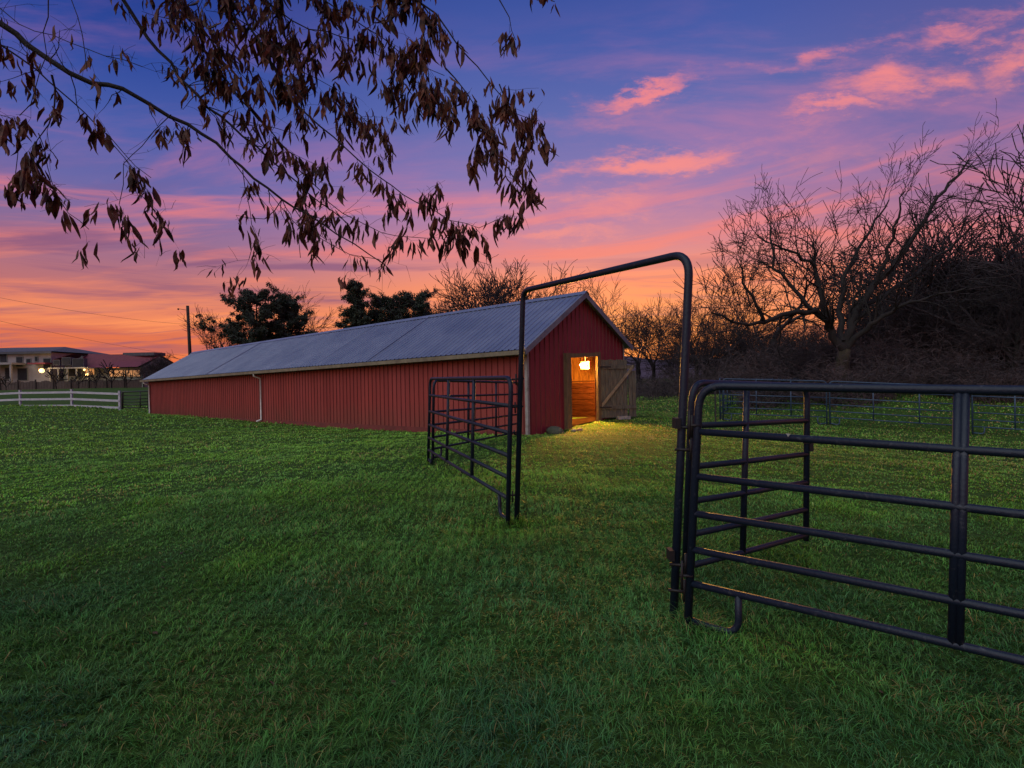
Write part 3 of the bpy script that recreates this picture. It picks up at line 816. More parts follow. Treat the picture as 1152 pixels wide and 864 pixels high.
# evergreens behind the barn
def evergreen(label, px, Y, H, Wd, seed, cone=True, gaps=.2):
    rng = random.Random(seed); x = (px-576)/F*Y; b0 = G(x, Y); H = need(px, H, Y)
    t = thing('evergreen_tree', label, 'tree', b0, None)
    tb = MB(); tb.tube([b0+Vector((0,0,-.2)), b0+Vector((.1,0,H*.5)), b0+Vector((0,0,H*.93))], [H*.02,H*.014,.02], 8)
    tb.build('trunk', M['bark'], t, smooth=True)
    cb = MB(); bb = MB()
    nb = 78
    for k in range(nb):
        f = .22 + .76*(k/nb); a = k*2.4 + rng.random()
        prof = (1-f)**.75*1.25 if cone else math.sin(math.pi*min(1, f*.85+.12))**.6
        ln_ = Wd*.5*prof*rng.uniform(.35,1.25) + .25
        st_ = b0 + Vector((0,0,H*f*.93)); d = Vector((math.cos(a), math.sin(a), rng.uniform(.15,.6)))
        e = st_ + d*ln_; bb.tube([st_, e], [.035,.012], 4, cap=False)
        ncl = 3 + int(ln_*2.2)
        for c in range(ncl):
            q = st_.lerp(e, rng.uniform(.35,1.05)) + Vector((rng.gauss(0,.18), rng.gauss(0,.18), rng.gauss(0,.14)))
            cr = rng.uniform(.2,.46)
            for _ in range(46):
                v = Vector((rng.gauss(0,1), rng.gauss(0,1), rng.gauss(0,.7))).normalized()*cr*rng.random()**.5
                c0 = q + v; s1 = Vector((rng.gauss(0,1),rng.gauss(0,1),rng.gauss(0,1)+.6)).normalized()*rng.uniform(.09,.18)
                s2 = s1.orthogonal().normalized()*rng.uniform(.03,.06)
                cb.poly([c0-s1-s2, c0-s1+s2, c0+s1*.9+s2*.3])
    bb.build('branches', M['bark'], t)
    cb.build('crown', M['needle'], t)
evergreen('rounded dark evergreen behind the left half of the barn roof, leftmost of the evergreens', 290, 52, 320, 7.4, 21, cone=False)
evergreen('tallest evergreen behind the barn, narrow with an open top', 402, 52, 306, 5.2, 22)
evergreen('low wide evergreen just right of the tallest evergreen', 434, 54, 330, 7.6, 23, cone=False)
evergreen('rightmost evergreen behind the barn roof, broad and low', 466, 54, 322, 6.6, 24, cone=False)
evergreen('smaller shaded evergreen beside the first one, at its right foot', 325, 54, 326, 4.6, 25, cone=False)

# brush along the wood edge
def brush():
    rng = random.Random(9); mb = MB()
    for k in range(8200):
        Y = rng.uniform(27.5, 62); px = rng.uniform(712, 1330)
        if k % 3 == 0: Y = rng.uniform(22.2, 30); px = rng.uniform(835, 1330)
        if Y < 31 and px < 835: continue
        if Y < 23.5 + 3.5*mnoise.noise(Vector((px*.012, 0, 3))): continue
        x = (px-576)/F*Y
        if in_barn(x, Y): continue
        f = min(1, max(0,(px-730)/260)); H = rng.uniform(.5, 1.9+1.9*f) * (.62 if Y < 27 else 1) * (1 + (Y-27)*.012)
        p = G(x, Y, -.05); d = Vector((rng.gauss(0,.35), rng.gauss(0,.35), 1)).normalized()
        pts = [p]; 
        for i in range(4):
            d = (d + Vector((rng.gauss(0,.28), rng.gauss(0,.28), -.05*i))).normalized(); pts.append(pts[-1] + d*H/4)
        r = rng.uniform(.010,.022)
        mb.tube(pts, [r,r*.9,r*.75,r*.6,r*.4], 3, cap=False)
        for _ in range(7):
            i = rng.randint(1,4); q = pts[i]; d2 = Vector((rng.gauss(0,1), rng.gauss(0,1), rng.gauss(.3,.7))).normalized(); l2 = H*rng.uniform(.15,.45)
            e = q + d2*l2*.5; e2 = e + (d2 + Vector((rng.gauss(0,.4),rng.gauss(0,.4),rng.gauss(0,.4)-.1)))*l2*.5
            mb.tube([q, e, e2], [r*.6,r*.5,r*.35], 3, cap=False)
            for _ in range(3):
                c0 = e.lerp(e2, rng.random()); s1 = Vector((rng.gauss(0,1),rng.gauss(0,1),rng.gauss(0,1))).normalized()*rng.uniform(.12,.4)
                s2 = s1.orthogonal().normalized()*.012
                mb.poly([c0-s2, c0+s2, c0+s1])
    o = mb.build('undergrowth', M['brush'])
    tag(o, 'tangled brown undergrowth and vines filling the wood edge', 'undergrowth', kind='stuff')
brush()

# hills far behind
mb = MB(); n = 160; prev = None
for i in range(n+1):
    a = R(-75 + 150*i/n); d = 420
    x = d*math.sin(a); y = d*math.cos(a)
    h = 13 + 6*math.sin(a*5+1) + 3*math.sin(a*13) + 1.3*math.sin(a*41) + (9 if a > .2 else 0)*min(1,(a-.2)*3 if a > .2 else 0)
    if a < -.25: h *= .5
    cur = (Vector((x, y, -3)), Vector((x*1.15, y*1.15, h)))
    if prev: mb.poly([prev[0], cur[0], cur[1], prev[1]])
    prev = cur
o = mb.build('hills', M['hill']); o['kind'] = 'structure'

# ------------------------------------------------------------------ houses on the left
def quadbox(mb, x0, x1, y0, y1, z0, z1): mb.box((x0,y0,z0), (x1-x0,0,0), (0,y1-y0,0), (0,0,z1-z0))
YB = 88.0
def WX(px, Y=YB): return P(px, 430, Y).x
def WZ(py, px=80, Y=YB): return P(px, py, Y).z
g0 = gh(WX(20), YB)
h1 = thing('apartment_house', 'pale two-storey building with low grey roof at the left edge, beyond the white fence', 'building', (WX(0), YB, g0))
mb = MB(); quadbox(mb, WX(-70), WX(58), YB, YB+12, g0-.3, WZ(397,20)); mb.build('wall', M['bwall'], h1)
mb = MB()
x0, x1 = WX(-75), WX(40); zE = WZ(396,20); zR = WZ(388,20)
mb.poly([(x0,YB-.8,zE),(WX(63),YB-.8,zE),(x1,YB+6,zR),(x0,YB+6,zR)]); mb.poly([(WX(63),YB-.8,zE),(WX(63),YB+12.8,zE),(x1,YB+6,zR)]); mb.poly([(x0,YB+6,zR),(x1,YB+6,zR),(WX(63),YB+12.8,zE),(x0,YB+12.8,zE)])
mb.box((x0,YB-.8,zE-.35),(WX(63)-x0,0,0),(0,.15,0),(0,0,.33))
mb.build('roof', M['broof'], h1)
for (px, py, w_, h_) in ((5,403,1.4,1.6),(23,407,1.3,1.9),(33,407,.8,1.1),(54,409,1.5,2.0),(10,420,1.2,2.2),(26,421,2.0,2.4),(42,404,.5,.9)):
    x = WX(px); z = WZ(py, px); w_ *= .75; h_ *= .8
    mb = MB(); mb.box((x-w_/2-.12,YB-.08,z-h_/2-.12),(w_+.24,0,0),(0,.07,0),(0,0,h_+.24)); fr = mb.build('window', M['bwall2'], h1)
    mb = MB(); mb.box((x-w_/2,YB-.12,z-h_/2),(w_,0,0),(0,.03,0),(0,0,h_)); mb.build('pane', M['glass'], fr)
mb = MB(); mb.box((WX(-20),YB-2.6,WZ(411,0)),(WX(30)-WX(-20),0,0),(0,2.5,0),(0,0,.3))
for px in (-10,2,14,27): mb.box((WX(px),YB-2.5,g0-.2),(.25,0,0),(0,.25,0),(0,0,WZ(411,0)-g0+.2))
mb.build('porch', M['bwall'], h1)
mb = MB(); mb.box((WX(40),YB-1.5,WZ(410,50)),(WX(60)-WX(40),0,0),(0,1.4,0),(0,0,.25)); mb.build('awning', M['bred'], h1)

rh2 = None
h2 = thing('red_roof_house', 'long house with deep red roof and lit porch lamps, left of the barn', 'house', (WX(110), YB, g0))
mb = MB(); quadbox(mb, WX(66), WX(156), YB+1, YB+11, g0-.3, WZ(414,110))
za = WZ(398,84); mb.poly([(WX(157.5),YB+.5,WZ(414,110)-.05),(WX(157.5),YB+11,WZ(414,110)-.05),(WX(157.5),YB+5,WZ(399,150)-.1)]); mb.poly([(WX(63),YB+.99,WZ(414,110)),(WX(88),YB+.99,WZ(414,110)),(WX(88),YB+.99,za-.25)])
mb.build('wall', M['bwall2'], h2)
mb = MB(); ze = WZ(413.5,110)
mb.poly([(WX(82),YB-.6,ze),(WX(158),YB-.6,ze),(WX(158),YB+5,WZ(399,150)),(WX(84),YB+3,WZ(397,84))]); mb.poly([(WX(84),YB+3,za),(WX(158),YB+5,za),(WX(158),YB+11.5,ze),(WX(82),YB+11.5,ze)])
mb.poly([(WX(61),YB-.4,WZ(405,62)),(WX(85),YB-.4,za),(WX(85),YB+3,za),(WX(61),YB+3,WZ(405,62))])
mb.build('roof', M['bred'], h2)
mb = MB(); mb.box((WX(119),YB+4,WZ(399,130)),(WX(156)-WX(119),0,0),(0,3,0),(0,0,.55)); mb.build('roof_monitor', M['broof'], h2)
for (px, py, w_, h_) in ((79,406.5,1.25,1.1),(92,408.5,1.7,1.3),(68,408,.9,.7),(76,418,1.6,1.5),(84,418,.9,1.6),(97,416,1.4,1.5),(128,420,2.5,1.0),(146,420,2.2,1.0)):
    x = WX(px); z = WZ(py, px); y_ = YB+.9 if py > 410 else YB-.65
    mb = MB(); mb.box((x-w_/2-.1,y_-.06,z-h_/2-.1),(w_+.2,0,0),(0,.8,0),(0,0,h_+.2)); fr = mb.build('window', M['trim'] if py > 412 else M['broof'], h2)
    mb = MB(); mb.box((x-w_/2,y_-.10,z-h_/2),(w_,0,0),(0,.03,0),(0,0,h_)); mb.build('pane', M['litwin'] if px in (97,128,146) else M['glass'], fr)
mb = MB(); mb.box((WX(66),YB-2,WZ(414.5,110)),(WX(110)-WX(66),0,0),(0,2.6,0),(0,0,.2))
for px in (67,76,86,96,109): mb.box((WX(px),YB-1.9,g0-.2),(.16,0,0),(0,.16,0),(0,0,WZ(414.5,110)-g0+.2))
mb.build('porch', M['trim'], h2)
for (px, py, r_, e_, lb) in ((47,417,.36,220,'bright yellow porch lamp on the pale building, leftmost lit lamp'),(98,421.5,.22,110,'lit yellow lamp under the porch of the red-roofed house'),(95,416,.16,50,'smaller lit lamp above its brighter neighbour on the red-roofed house')):
    p = P(px, py, YB-2.4); t = thing('porch_lamp', lb, 'lamp', p)
    mb = MB(); mb.ball(p, r_, 10, 6); mb.build('globe', M['porchlamp'], t, smooth=True)
    mb = MB(); mb.tube([p + Vector((0,.0,r_*.9)), p + Vector((0,.15,r_+.25)), p + Vector((0,1.0,r_+.3))], .05, 6); mb.build('bracket', M['pipe_grey'], t)
    l_ = bpy.data.lights.new('porch_light','POINT'); l_.energy = e_; l_.color = (1,.66,.28); l_.shadow_soft_size=.4
    lo = bpy.data.objects.new('porch_light', l_); COL.objects.link(lo); lo.location = p + Vector((0,-.7,.1))
# board fence before the houses
t = thing('board_fence', 'low brown board fence in front of the far houses', 'fence', G(WX(80,83), 83))
mb = MB(); x = WX(-80,83)
while x < WX(158,83):
    z = gh(x, 83); mb.box((x,83,z-.1),(.42,0,0),(0,.05,0),(0,0,1.35+.1*math.sin(x*3))); x += .46
mb.build('boards', M['bfence'], t)
mb = MB(); x = WX(-80,83)
while x < WX(158,83):
    z = gh(x, 83); mb.box((x,82.9,z-.1),(.16,0,0),(0,.1,0),(0,0,1.65)); x += 2.76
mb.build('posts', M['pole'], t)
# pollarded yard trees
yp = bare_tree('stubby pruned leafless tree in front of the far houses, leftmost of the row', G(WX(7,81),81), 2.9, 301, maxl=2, name='yard_tree', minr=.035, m_twig=M['bark'])
yp['group'] = 'pruned yard trees before the far houses'
ch = kids(yp)
for (px, s_, lb) in ((64,1.15,'stubby pruned tree between the pale building and the red-roofed house'),(88,.95,'stubby pruned tree left of the lit porch lamp of the red-roofed house'),
                     (107,1.0,'stubby pruned tree just right of the lit porch lamp'),(125,1.35,'taller pruned tree before the middle of the red roof'),(143,1.0,'stubby pruned tree near the right end of the red-roofed house')):
    copy_tree(yp, G(WX(px,81),81), lb, px*1.1, s_*1.25)

# utility pole and wires
pb = P(216, 436, 62); pb = G(pb.x, pb.y); pt = P(211, 344, 62)
t = thing('utility_pole', 'dark wooden utility pole rising behind the far end of the barn', 'utility pole', pb)
mb = MB(); mb.tube([pb+Vector((0,0,-.3)), pt], [.21,.16], 10); mb.build('shaft', M['pole'], t, smooth=True)
mb = MB(); q = P(211,349,62); mb.tube([q, q+Vector((-.9,-.2,.15))], .03, 6); mb.ball(q+Vector((-.95,-.2,.12)), .11, 8, 5); mb.build('insulator_arm', M['pole'], t)
mb = MB(); q = P(211,361,62); mb.tube([q, q+Vector((-.35,0,0))], .05, 6); mb.build('step_bracket', M['pole'], t)
def sag(a, b_, s_, n=18): return [a.lerp(b_, i/n) + Vector((0,0,-4*s_*(i/n)*(1-i/n))) for i in range(n+1)]
for (a, b_, s_, lb) in ((P(-40,327,40), P(211,365,62), .35, 'upper thin overhead wire running down to the utility pole'), (P(-40,352,40), P(222,402,75), .35, 'lower thin overhead wire passing behind the barn end')):
    mb = MB(); mb.tube(sag(a,b_,s_), .011, 4); o = mb.build('overhead_wire', M['wire']); tag(o, lb, 'wire')

# small things at the barn foot
def rock(name, label, cat, px, py, Y, r, m_, sq=(1,1,.6), seed=1):
    p = P(px, py, Y); p = G(p.x, p.y); rng = random.Random(seed)
    mb = MB(); mb.ball(p + Vector((0,0,r*.25)), r, 10, 7, sq=sq)
    mb.v = [tuple(Vector(v) + (Vector(v)-p)*(.28*mnoise.noise(Vector(v)*7/r*.1+Vector((seed,0,0))))) for v in mb.v]
    o = mb.build(name, m_, None, smooth=False); tag(o, label, cat); return o
rock('stone', 'pale round stone at the foot of the left door post', 'stone', 631, 476, 15.4, .09, M['stone'], seed=2)
rock('stone', 'small whitish stone lying right of the left door post', 'stone', 645, 481, 15.6, .08, M['stone'], seed=3)
rock('stone', 'pinkish stone farther right of the door post, in the lit grass', 'stone', 652, 481, 15.7, .09, mat('pink_stone',(.35,.22,.18),None,9,.9), seed=4)
rock('stone', 'big mossy stone leaning on the red gable wall, left of the door', 'stone', 624, 478, 15.35, .26, mat('mossy_stone',(.12,.13,.09),(.06,.07,.04),9,.95), seed=5)
q = P(696, 465, 17.6); q = G(q.x, q.y)
mb = MB(); mb.box(q + Vector((0,0,.02)), Vector((.42,.10,.0)), Vector((-.04,.2,0)), Vector((0,0,.10)))
o = mb.build('concrete_block', M['stone']); tag(o, 'white block lying under the open wooden door', 'block')

rng = random.Random(33); mb = MB()
for k in range(260):
    Y = rng.uniform(2.4, 13)**1.0; x = rng.uniform(-.95, 1.05)*Y
    if rng.random() > (1.0 if x < -.2*Y or x > .25*Y else .45): continue
    p = G(x, Y, rng.uniform(.005,.022)); a = rng.uniform(0, 6.28); d = Vector((math.cos(a), math.sin(a), rng.gauss(0,.35))); q = Vector((-math.sin(a), math.cos(a), rng.gauss(0,.4)))
    l_ = rng.uniform(.012,.028); w_ = l_*rng.uniform(.3,.6)
    mb.poly([p-d*l_, p-d*l_*.2+q*w_, p]); mb.poly([p-d*l_, p, p-d*l_*.2-q*w_]); mb.poly([p-d*l_*.2+q*w_, p+d*l_, p]); mb.poly([p, p+d*l_, p-d*l_*.2-q*w_])
o = mb.build('fallen_leaves', mat('fallen_leaf', (.14,.075,.035), (.05,.025,.015), 3, .8)); tag(o, 'small dry brown leaves scattered through the grass', 'leaves', kind='stuff')

# ------------------------------------------------------------------ overhanging boughs
def overhang():
    rng = random.Random(17)
    tb0 = G(-6.6, 2.6)
    t = thing('overhanging_tree', 'tree overhead whose boughs with dead brown leaves hang across the top left', 'tree', tb0)
    crown_base = Vector((-6.2, 2.9, 4.6))
    tb = MB(); tb.tube([tb0+Vector((0,0,-.3)), tb0+Vector((.05,.05,1.5)), tb0+Vector((.2,.15,3.2)), crown_base], [.42,.34,.30,.24], 12)
    tb.build('trunk', M['obark'], t, smooth=True)
    mb = MB(); lf = MB()
    def leaf_at(p, s, ang_=None):
        """one crumpled hanging leaf"""
        a = rng.uniform(0, 6.28); side = Vector((math.cos(a), math.sin(a), 0)); nrm = Vector((-math.sin(a), math.cos(a), 0))
        dn = Vector((rng.gauss(0,.26), rng.gauss(0,.26), -1)).normalized()
        Lf = s*rng.uniform(.55,1.45); wf = Lf*rng.uniform(.10,.21); fold = rng.uniform(.3,1.3); curl = rng.gauss(0,.22); tw = rng.gauss(0,.9)
        rows_ = []
        st = p + dn*.012
        for i, (tt, ww) in enumerate(((0,.08),(.15,.6),(.38,1),(.62,.92),(.84,.5),(1,.04))):
            aa = a + tw*tt; sd = Vector((math.cos(aa), math.sin(aa), 0)); nn = Vector((-math.sin(aa), math.cos(aa), 0))
            c = st + dn*Lf*tt + nn*curl*Lf*tt*tt + nn*rng.gauss(0,.012)*Lf*3
            j1 = rng.uniform(.75,1.2); j2 = rng.uniform(.75,1.2)
            rows_.append((c - sd*wf*ww*math.cos(fold)*j1 + nn*wf*ww*math.sin(fold), c, c + sd*wf*ww*math.cos(fold)*j2 + nn*wf*ww*math.sin(fold)))
        n0 = len(lf.v)
        for r_ in rows_: lf.v += [tuple(q) for q in r_]
        for i in range(5):
            for k in range(2):
                b0 = n0 + i*3 + k; lf.f.append((b0, b0+1, b0+4, b0+3)); lf.mi.append(0)
    def cluster(p, n, s):
        for _ in range(n):
            q = p + Vector((rng.gauss(0,.022), rng.gauss(0,.03), rng.gauss(0,.02)))
            leaf_at(q, s)
    def limb(lst, r, leafd, twigd=5.0, Ls=.135, tstart=0, root=None, tw_len=.42):
        pts = [P(*q) for q in lst]
        if root is not None: pts = root + pts
        fine = []
        for i in range(len(pts)-1):
            k_ = max(2, int((pts[i+1]-pts[i]).length/.12)) if (root is None or i >= len(root)) else 3
            for k in range(k_):
                fine.append(pts[i].lerp(pts[i+1], k/k_) + Vector((rng.gauss(0,.008), rng.gauss(0,.012), rng.gauss(0,.008))))
        fine.append(pts[-1]); n = len(fine)
        rads = [max(.0028, r*(1-.85*(i/(n-1))**.8)) for i in range(n)]
        mb.tube(fine, rads, 7, cap=False)
        acc = 0
        for i in range(1, n):
            p = fine[i]
            # only where it can be near the view
            sl = (fine[i]-fine[i-1]).length; acc += sl
            for _ in range(np.random.RandomState(int(i*13+r*1e4)).poisson(twigd*1.5*sl)):
                base = (fine[i]-fine[i-1]).normalized()
                d = (base*.6 + Vector((rng.gauss(0,.7), rng.gauss(0,.6), rng.gauss(-.25,.6)))).normalized()
                l2 = tw_len*rng.uniform(.3,1.2); q = p.copy(); tp = [q.copy()]
                for s_ in range(4):
                    d = (d + Vector((rng.gauss(0,.22), rng.gauss(0,.22), rng.gauss(-.04,.2)))).normalized(); q = q + d*l2/4; tp.append(q.copy())
                rt2 = min(rads[i]*.5, .0045)
                mb.tube(tp, [rt2, rt2*.85, rt2*.7, rt2*.55, rt2*.4], 4, cap=False)
                # side twiglets, with knobbly buds
                for s_ in (1,2,3,4):
                    if rng.random() < .55:
                        d3 = (d*.4 + Vector((rng.gauss(0,.8), rng.gauss(0,.6), rng.gauss(0,.8)))).normalized()
                        e = tp[s_] + d3*rng.uniform(.04,.16); mb.tube([tp[s_], tp[s_].lerp(e,.5)+Vector((0,0,.01)), e], [.0018,.0014,.0010], 3, cap=False)
                        if rng.random() < leafd*.45: cluster(e, rng.randint(1,3), Ls)
                    if rng.random() < leafd*1.1: cluster(tp[s_], rng.randint(2,5), Ls)
            if i/n > tstart and rng.random() < leafd*.8 and rads[i] < .02: cluster(p, rng.randint(2,5), Ls)
    cb = crown_base
    rootL = [cb]
    # long boughs (photo pixel, distance)
    limb([(-60,-5,3.9),(0,27,4.0),(30,48,4.05),(80,82,4.1),(140,103,4.2),(190,128,4.3),(230,150,4.4),(285,200,4.5),(330,235,4.6),(380,262,4.7),(432,297,4.8)], .029, .20, 4.2, root=rootL)
    limb([(-60,10,4.3),(0,50,4.3),(40,80,4.3),(80,112,4.35),(125,158,4.4),(170,200,4.5)], .013, .32, 4.0, root=rootL)
    limb([(60,85,4.3),(63,120,4.3),(48,160,4.3),(28,200,4.3)], .009, .75, 4)
    limb([(45,150,4.3),(60,205,4.3),(75,240,4.3),(100,258,4.35)], .004, .18, 3)
    limb([(-60,110,4.2),(0,128,4.2),(14,135,4.2)], .007, .5, 3, root=rootL)
    limb([(20,150,4.3),(18,195,4.3),(14,215,4.3)], .003, .2, 3, Ls=.10)
    limb([(125,-20,4.9),(165,40,4.9),(200,85,4.9),(235,120,4.9),(300,175,4.9),(345,215,4.9),(392,252,5)], .025, .14, 4.2, root=[cb, Vector((-4.6,3.9,5.8))])
    limb([(180,-20,5),(225,50,4.95),(270,110,4.9),(312,155,4.9),(345,200,4.9),(385,240,4.9),(430,262,4.9),(480,268,4.9)], .014, .55, 5.5, root=[cb, Vector((-4.2,4.2,6.0))])
    limb([(255,-20,4.6),(290,45,4.6),(330,115,4.65),(375,155,4.7),(415,190,4.7),(455,220,4.75),(505,246,4.8),(540,255,4.8),(570,243,4.8)], .014, .60, 5.0, root=[cb, Vector((-3.8,3.8,5.6))], tw_len=.30)
    limb([(340,-25,4.8),(380,12,4.8),(430,40,4.8),(465,70,4.85),(500,85,4.9)], .012, .85, 6.5, root=[cb, Vector((-3.4,4.2,6.2))])
    limb([(440,-20,4.5),(490,15,4.5),(515,50,4.5),(550,90,4.5),(583,128,4.5),(606,136,4.5)], .013, .95, 6.0, root=[cb, Vector((-3.0,3.6,5.9))], tw_len=.34)
    limb([(500,75,4.55),(525,105,4.55),(548,145,4.55),(562,185,4.55)], .007, .95, 7.5, tw_len=.30)
    limb([(560,95,4.5),(580,130,4.5),(590,165,4.5),(596,195,4.5)], .006, .8, 7, tw_len=.25)
    limb([(475,20,4.5),(480,60,4.5),(484,105,4.5)], .006, .9, 7)
    limb([(270,-20,4.9),(330,25,4.9),(400,45,4.9),(440,70,4.9),(455,95,4.9)], .009, .85, 6.5)
    limb([(170,-20,4.7),(215,25,4.7),(255,60,4.7),(280,95,4.7),(300,130,4.7)], .009, .75, 6)
    limb([(300,-20,5.1),(312,40,5.1),(340,80,5.1),(375,100,5.1),(400,130,5.1)], .008, .8, 6)
    limb([(395,120,4.8),(430,150,4.8),(440,175,4.8)], .004, .6, 5, Ls=.10)
    limb([(556,-20,4.3),(572,20,4.3),(580,45,4.3)], .007, .75, 6, Ls=.12, tw_len=.22)
    limb([(590,-30,4.3),(612,-4,4.3),(624,2,4.3)], .005, .8, 6, Ls=.10, tw_len=.15)
    limb([(330,235,4.6),(350,262,4.6),(392,285,4.65),(425,292,4.7),(440,305,4.7)], .004, .25, 5, Ls=.10)
    limb([(275,190,4.5),(280,235,4.5),(288,268,4.5),(280,292,4.5)], .004, .4, 4, Ls=.10)
    limb([(300,215,4.5),(335,255,4.5),(338,290,4.5)], .003, .3, 4, Ls=.10)
    limb([(58,-20,3.8),(52,60,3.8),(38,100,3.8),(22,130,3.8)], .005, .10, 4, Ls=.10)
    limb([(75,-20,3.8),(92,40,3.8),(98,80,3.8)], .003, .05, 4)
    limb([(-20,-10,3.9),(20,25,3.9),(80,50,3.95),(160,75,4.0)], .004, .15, 5)
    limb([(125,160,4.4),(150,190,4.4),(165,220,4.4),(180,250,4.4)], .004, .35, 4)
    limb([(190,128,4.3),(160,165,4.3),(140,185,4.3),(134,230,4.3)], .004, .55, 4)
    limb([(235,120,4.9),(290,140,4.9),(330,150,4.9)], .005, .25, 5)
    mb.build('boughs', M['obark'], t, smooth=True)
    o = lf.build('dead_leaves', M['leaf'], t, smooth=False)
    print('leaf faces', len(lf.f))
overhang()

# ------------------------------------------------------------------ world: dusk sky
w = bpy.data.worlds.new('World'); sc.world = w; w.use_nodes = True
N = w.node_tree.nodes; L = w.node_tree.links; N.clear()
out = N.new('ShaderNodeOutputWorld'); bg = N.new('ShaderNodeBackground')
def s2l(c): return tuple(((x/255)/12.92 if x/255 <= .04045 else ((x/255+.055)/1.055)**2.4) for x in c)
def math_(op, a, b_=None, c=None, clamp=False):
    n = N.new('ShaderNodeMath'); n.operation = op; n.use_clamp = clamp
    for i, q in enumerate((a, b_, c)):
        if q is None: continue
        if isinstance(q, (int, float)): n.inputs[i].default_value = q
        else: L.new(q, n.inputs[i])
    return n.outputs[0]
def mixc(f, a, b_):
    n = N.new('ShaderNodeMix'); n.data_type = 'RGBA'
    for k, q in (('Factor', f), ('A', a), ('B', b_)):
        if isinstance(q, (int, float)): n.inputs[k].default_value = q
        elif isinstance(q, tuple): n.inputs[k].default_value = (*q, 1)
        else: L.new(q, n.inputs[k])
    return n.outputs['Result']
def smooth(x, lo, hi, a=0., b_=1.):
    n = N.new('ShaderNodeMapRange'); n.interpolation_type = 'SMOOTHSTEP'; L.new(x, n.inputs['Value'])
    n.inputs['From Min'].default_value = lo; n.inputs['From Max'].default_value = hi; n.inputs['To Min'].default_value = a; n.inputs['To Max'].default_value = b_
    return n.outputs[0]
tc = N.new('ShaderNodeTexCoord'); nm = N.new('ShaderNodeVectorMath'); nm.operation = 'NORMALIZE'; L.new(tc.outputs['Generated'], nm.inputs[0])
sp = N.new('ShaderNodeSeparateXYZ'); L.new(nm.outputs[0], sp.inputs[0])
x_, y_, z_ = sp.outputs
az = math_('ARCTAN2', x_, y_)               # azimuth from north, + to the right
def ramp(stops, fac):
    n = N.new('ShaderNodeValToRGB'); cr = n.color_ramp
    while len(cr.elements) < len(stops): cr.elements.new(.5)
    for e, (p, c) in zip(cr.elements, stops): e.position = p; e.color = (*s2l(c), 1)
    L.new(fac, n.inputs[0]); return n.outputs[0]
def noise(scale, vec, detail=5, rough=.55, dist=0):
    n = N.new('ShaderNodeTexNoise'); n.inputs['Scale'].default_value = scale; n.inputs['Detail'].default_value = detail
    n.inputs['Roughness'].default_value = rough; n.inputs['Distortion'].default_value = dist; L.new(vec, n.inputs['Vector']); return n.outputs['Fac']
def comb(a, b_, c):
    n = N.new('ShaderNodeCombineXYZ')
    for i, q in enumerate((a, b_, c)):
        if isinstance(q, (int, float)): n.inputs[i].default_value = q
        else: L.new(q, n.inputs[i])
    return n.outputs[0]
el = math_('ARCSINE', z_)
# base gradients: centre/right and left
# stops in elevation/1.2 rad
k = 1/1.2
cen = ramp([(0,(226,112,78)),(.09*k,(252,146,82)),(.17*k,(248,142,100)),(.235*k,(208,128,140)),(.30*k,(164,120,166)),(.37*k,(124,112,174)),(.45*k,(90,102,172)),(.55*k,(64,86,164)),(.66*k,(44,70,150)),(.95*k,(56,74,146))], math_('MULTIPLY', el, k))
lef = ramp([(0,(236,108,60)),(.07*k,(226,110,72)),(.16*k,(182,108,116)),(.23*k,(136,102,146)),(.30*k,(100,98,164)),(.38*k,(68,88,166)),(.46*k,(42,70,154)),(.56*k,(27,54,138)),(.66*k,(20,42,118)),(.95*k,(48,62,134))], math_('MULTIPLY', el, k))
rig = ramp([(0,(190,96,90)),(.10*k,(222,118,98)),(.18*k,(200,114,122)),(.26*k,(150,106,148)),(.34*k,(112,98,158)),(.42*k,(90,90,156)),(.52*k,(74,80,150)),(.62*k,(60,70,140)),(.7*k,(54,66,134)),(.95*k,(60,68,132))], math_('MULTIPLY', el, k))
base = mixc(smooth(az, -.62, -.02), lef, cen)
base = mixc(smooth(az, .32, .78), base, rig)
# streaky clouds (planar layer seen in perspective)
den = math_('ADD', z_, .10)
cx = math_('DIVIDE', x_, den); cy = math_('DIVIDE', y_, den)
warp = noise(.7, comb(cx, cy, 0), 3)
cxw = math_('ADD', math_('MULTIPLY', cx, .34), math_('MULTIPLY', cy, .10)); cyw = math_('ADD', math_('MULTIPLY', cy, 1.35), math_('MULTIPLY', warp, .55))
nA = noise(1.15, comb(cxw, cyw, 0), 7, .6, .3)
nB = noise(1.9, comb(math_('ADD', cxw, 7.3), math_('MULTIPLY', cyw, 1.25), 3.1), 6, .55, .2)
lowband = math_('MULTIPLY', smooth(el, .02, .09), smooth(el, .30, .44, 1, 0))
pinkf = math_('MULTIPLY', smooth(nA, .47, .68), lowband)
pinkc = ramp([(0,(255,150,84)),(.12*k,(255,146,92)),(.22*k,(250,126,104)),(.34*k,(232,124,134)),(.5*k,(214,116,146))], math_('MULTIPLY', el, k))
c1_ = mixc(math_('MULTIPLY', pinkf, .80), base, pinkc)
mauf = math_('MULTIPLY', smooth(nB, .52, .66), math_('MULTIPLY', smooth(el, .02, .07), smooth(el, .22, .34, 1, 0)))
mauc = ramp([(0,(170,86,92)),(.15*k,(140,84,116)),(.4*k,(110,84,146))], math_('MULTIPLY', el, k))
mstr = smooth(az, -.35, .15, .85, .35)
c2_ = mixc(math_('MULTIPLY', mauf, mstr), c1_, mauc)
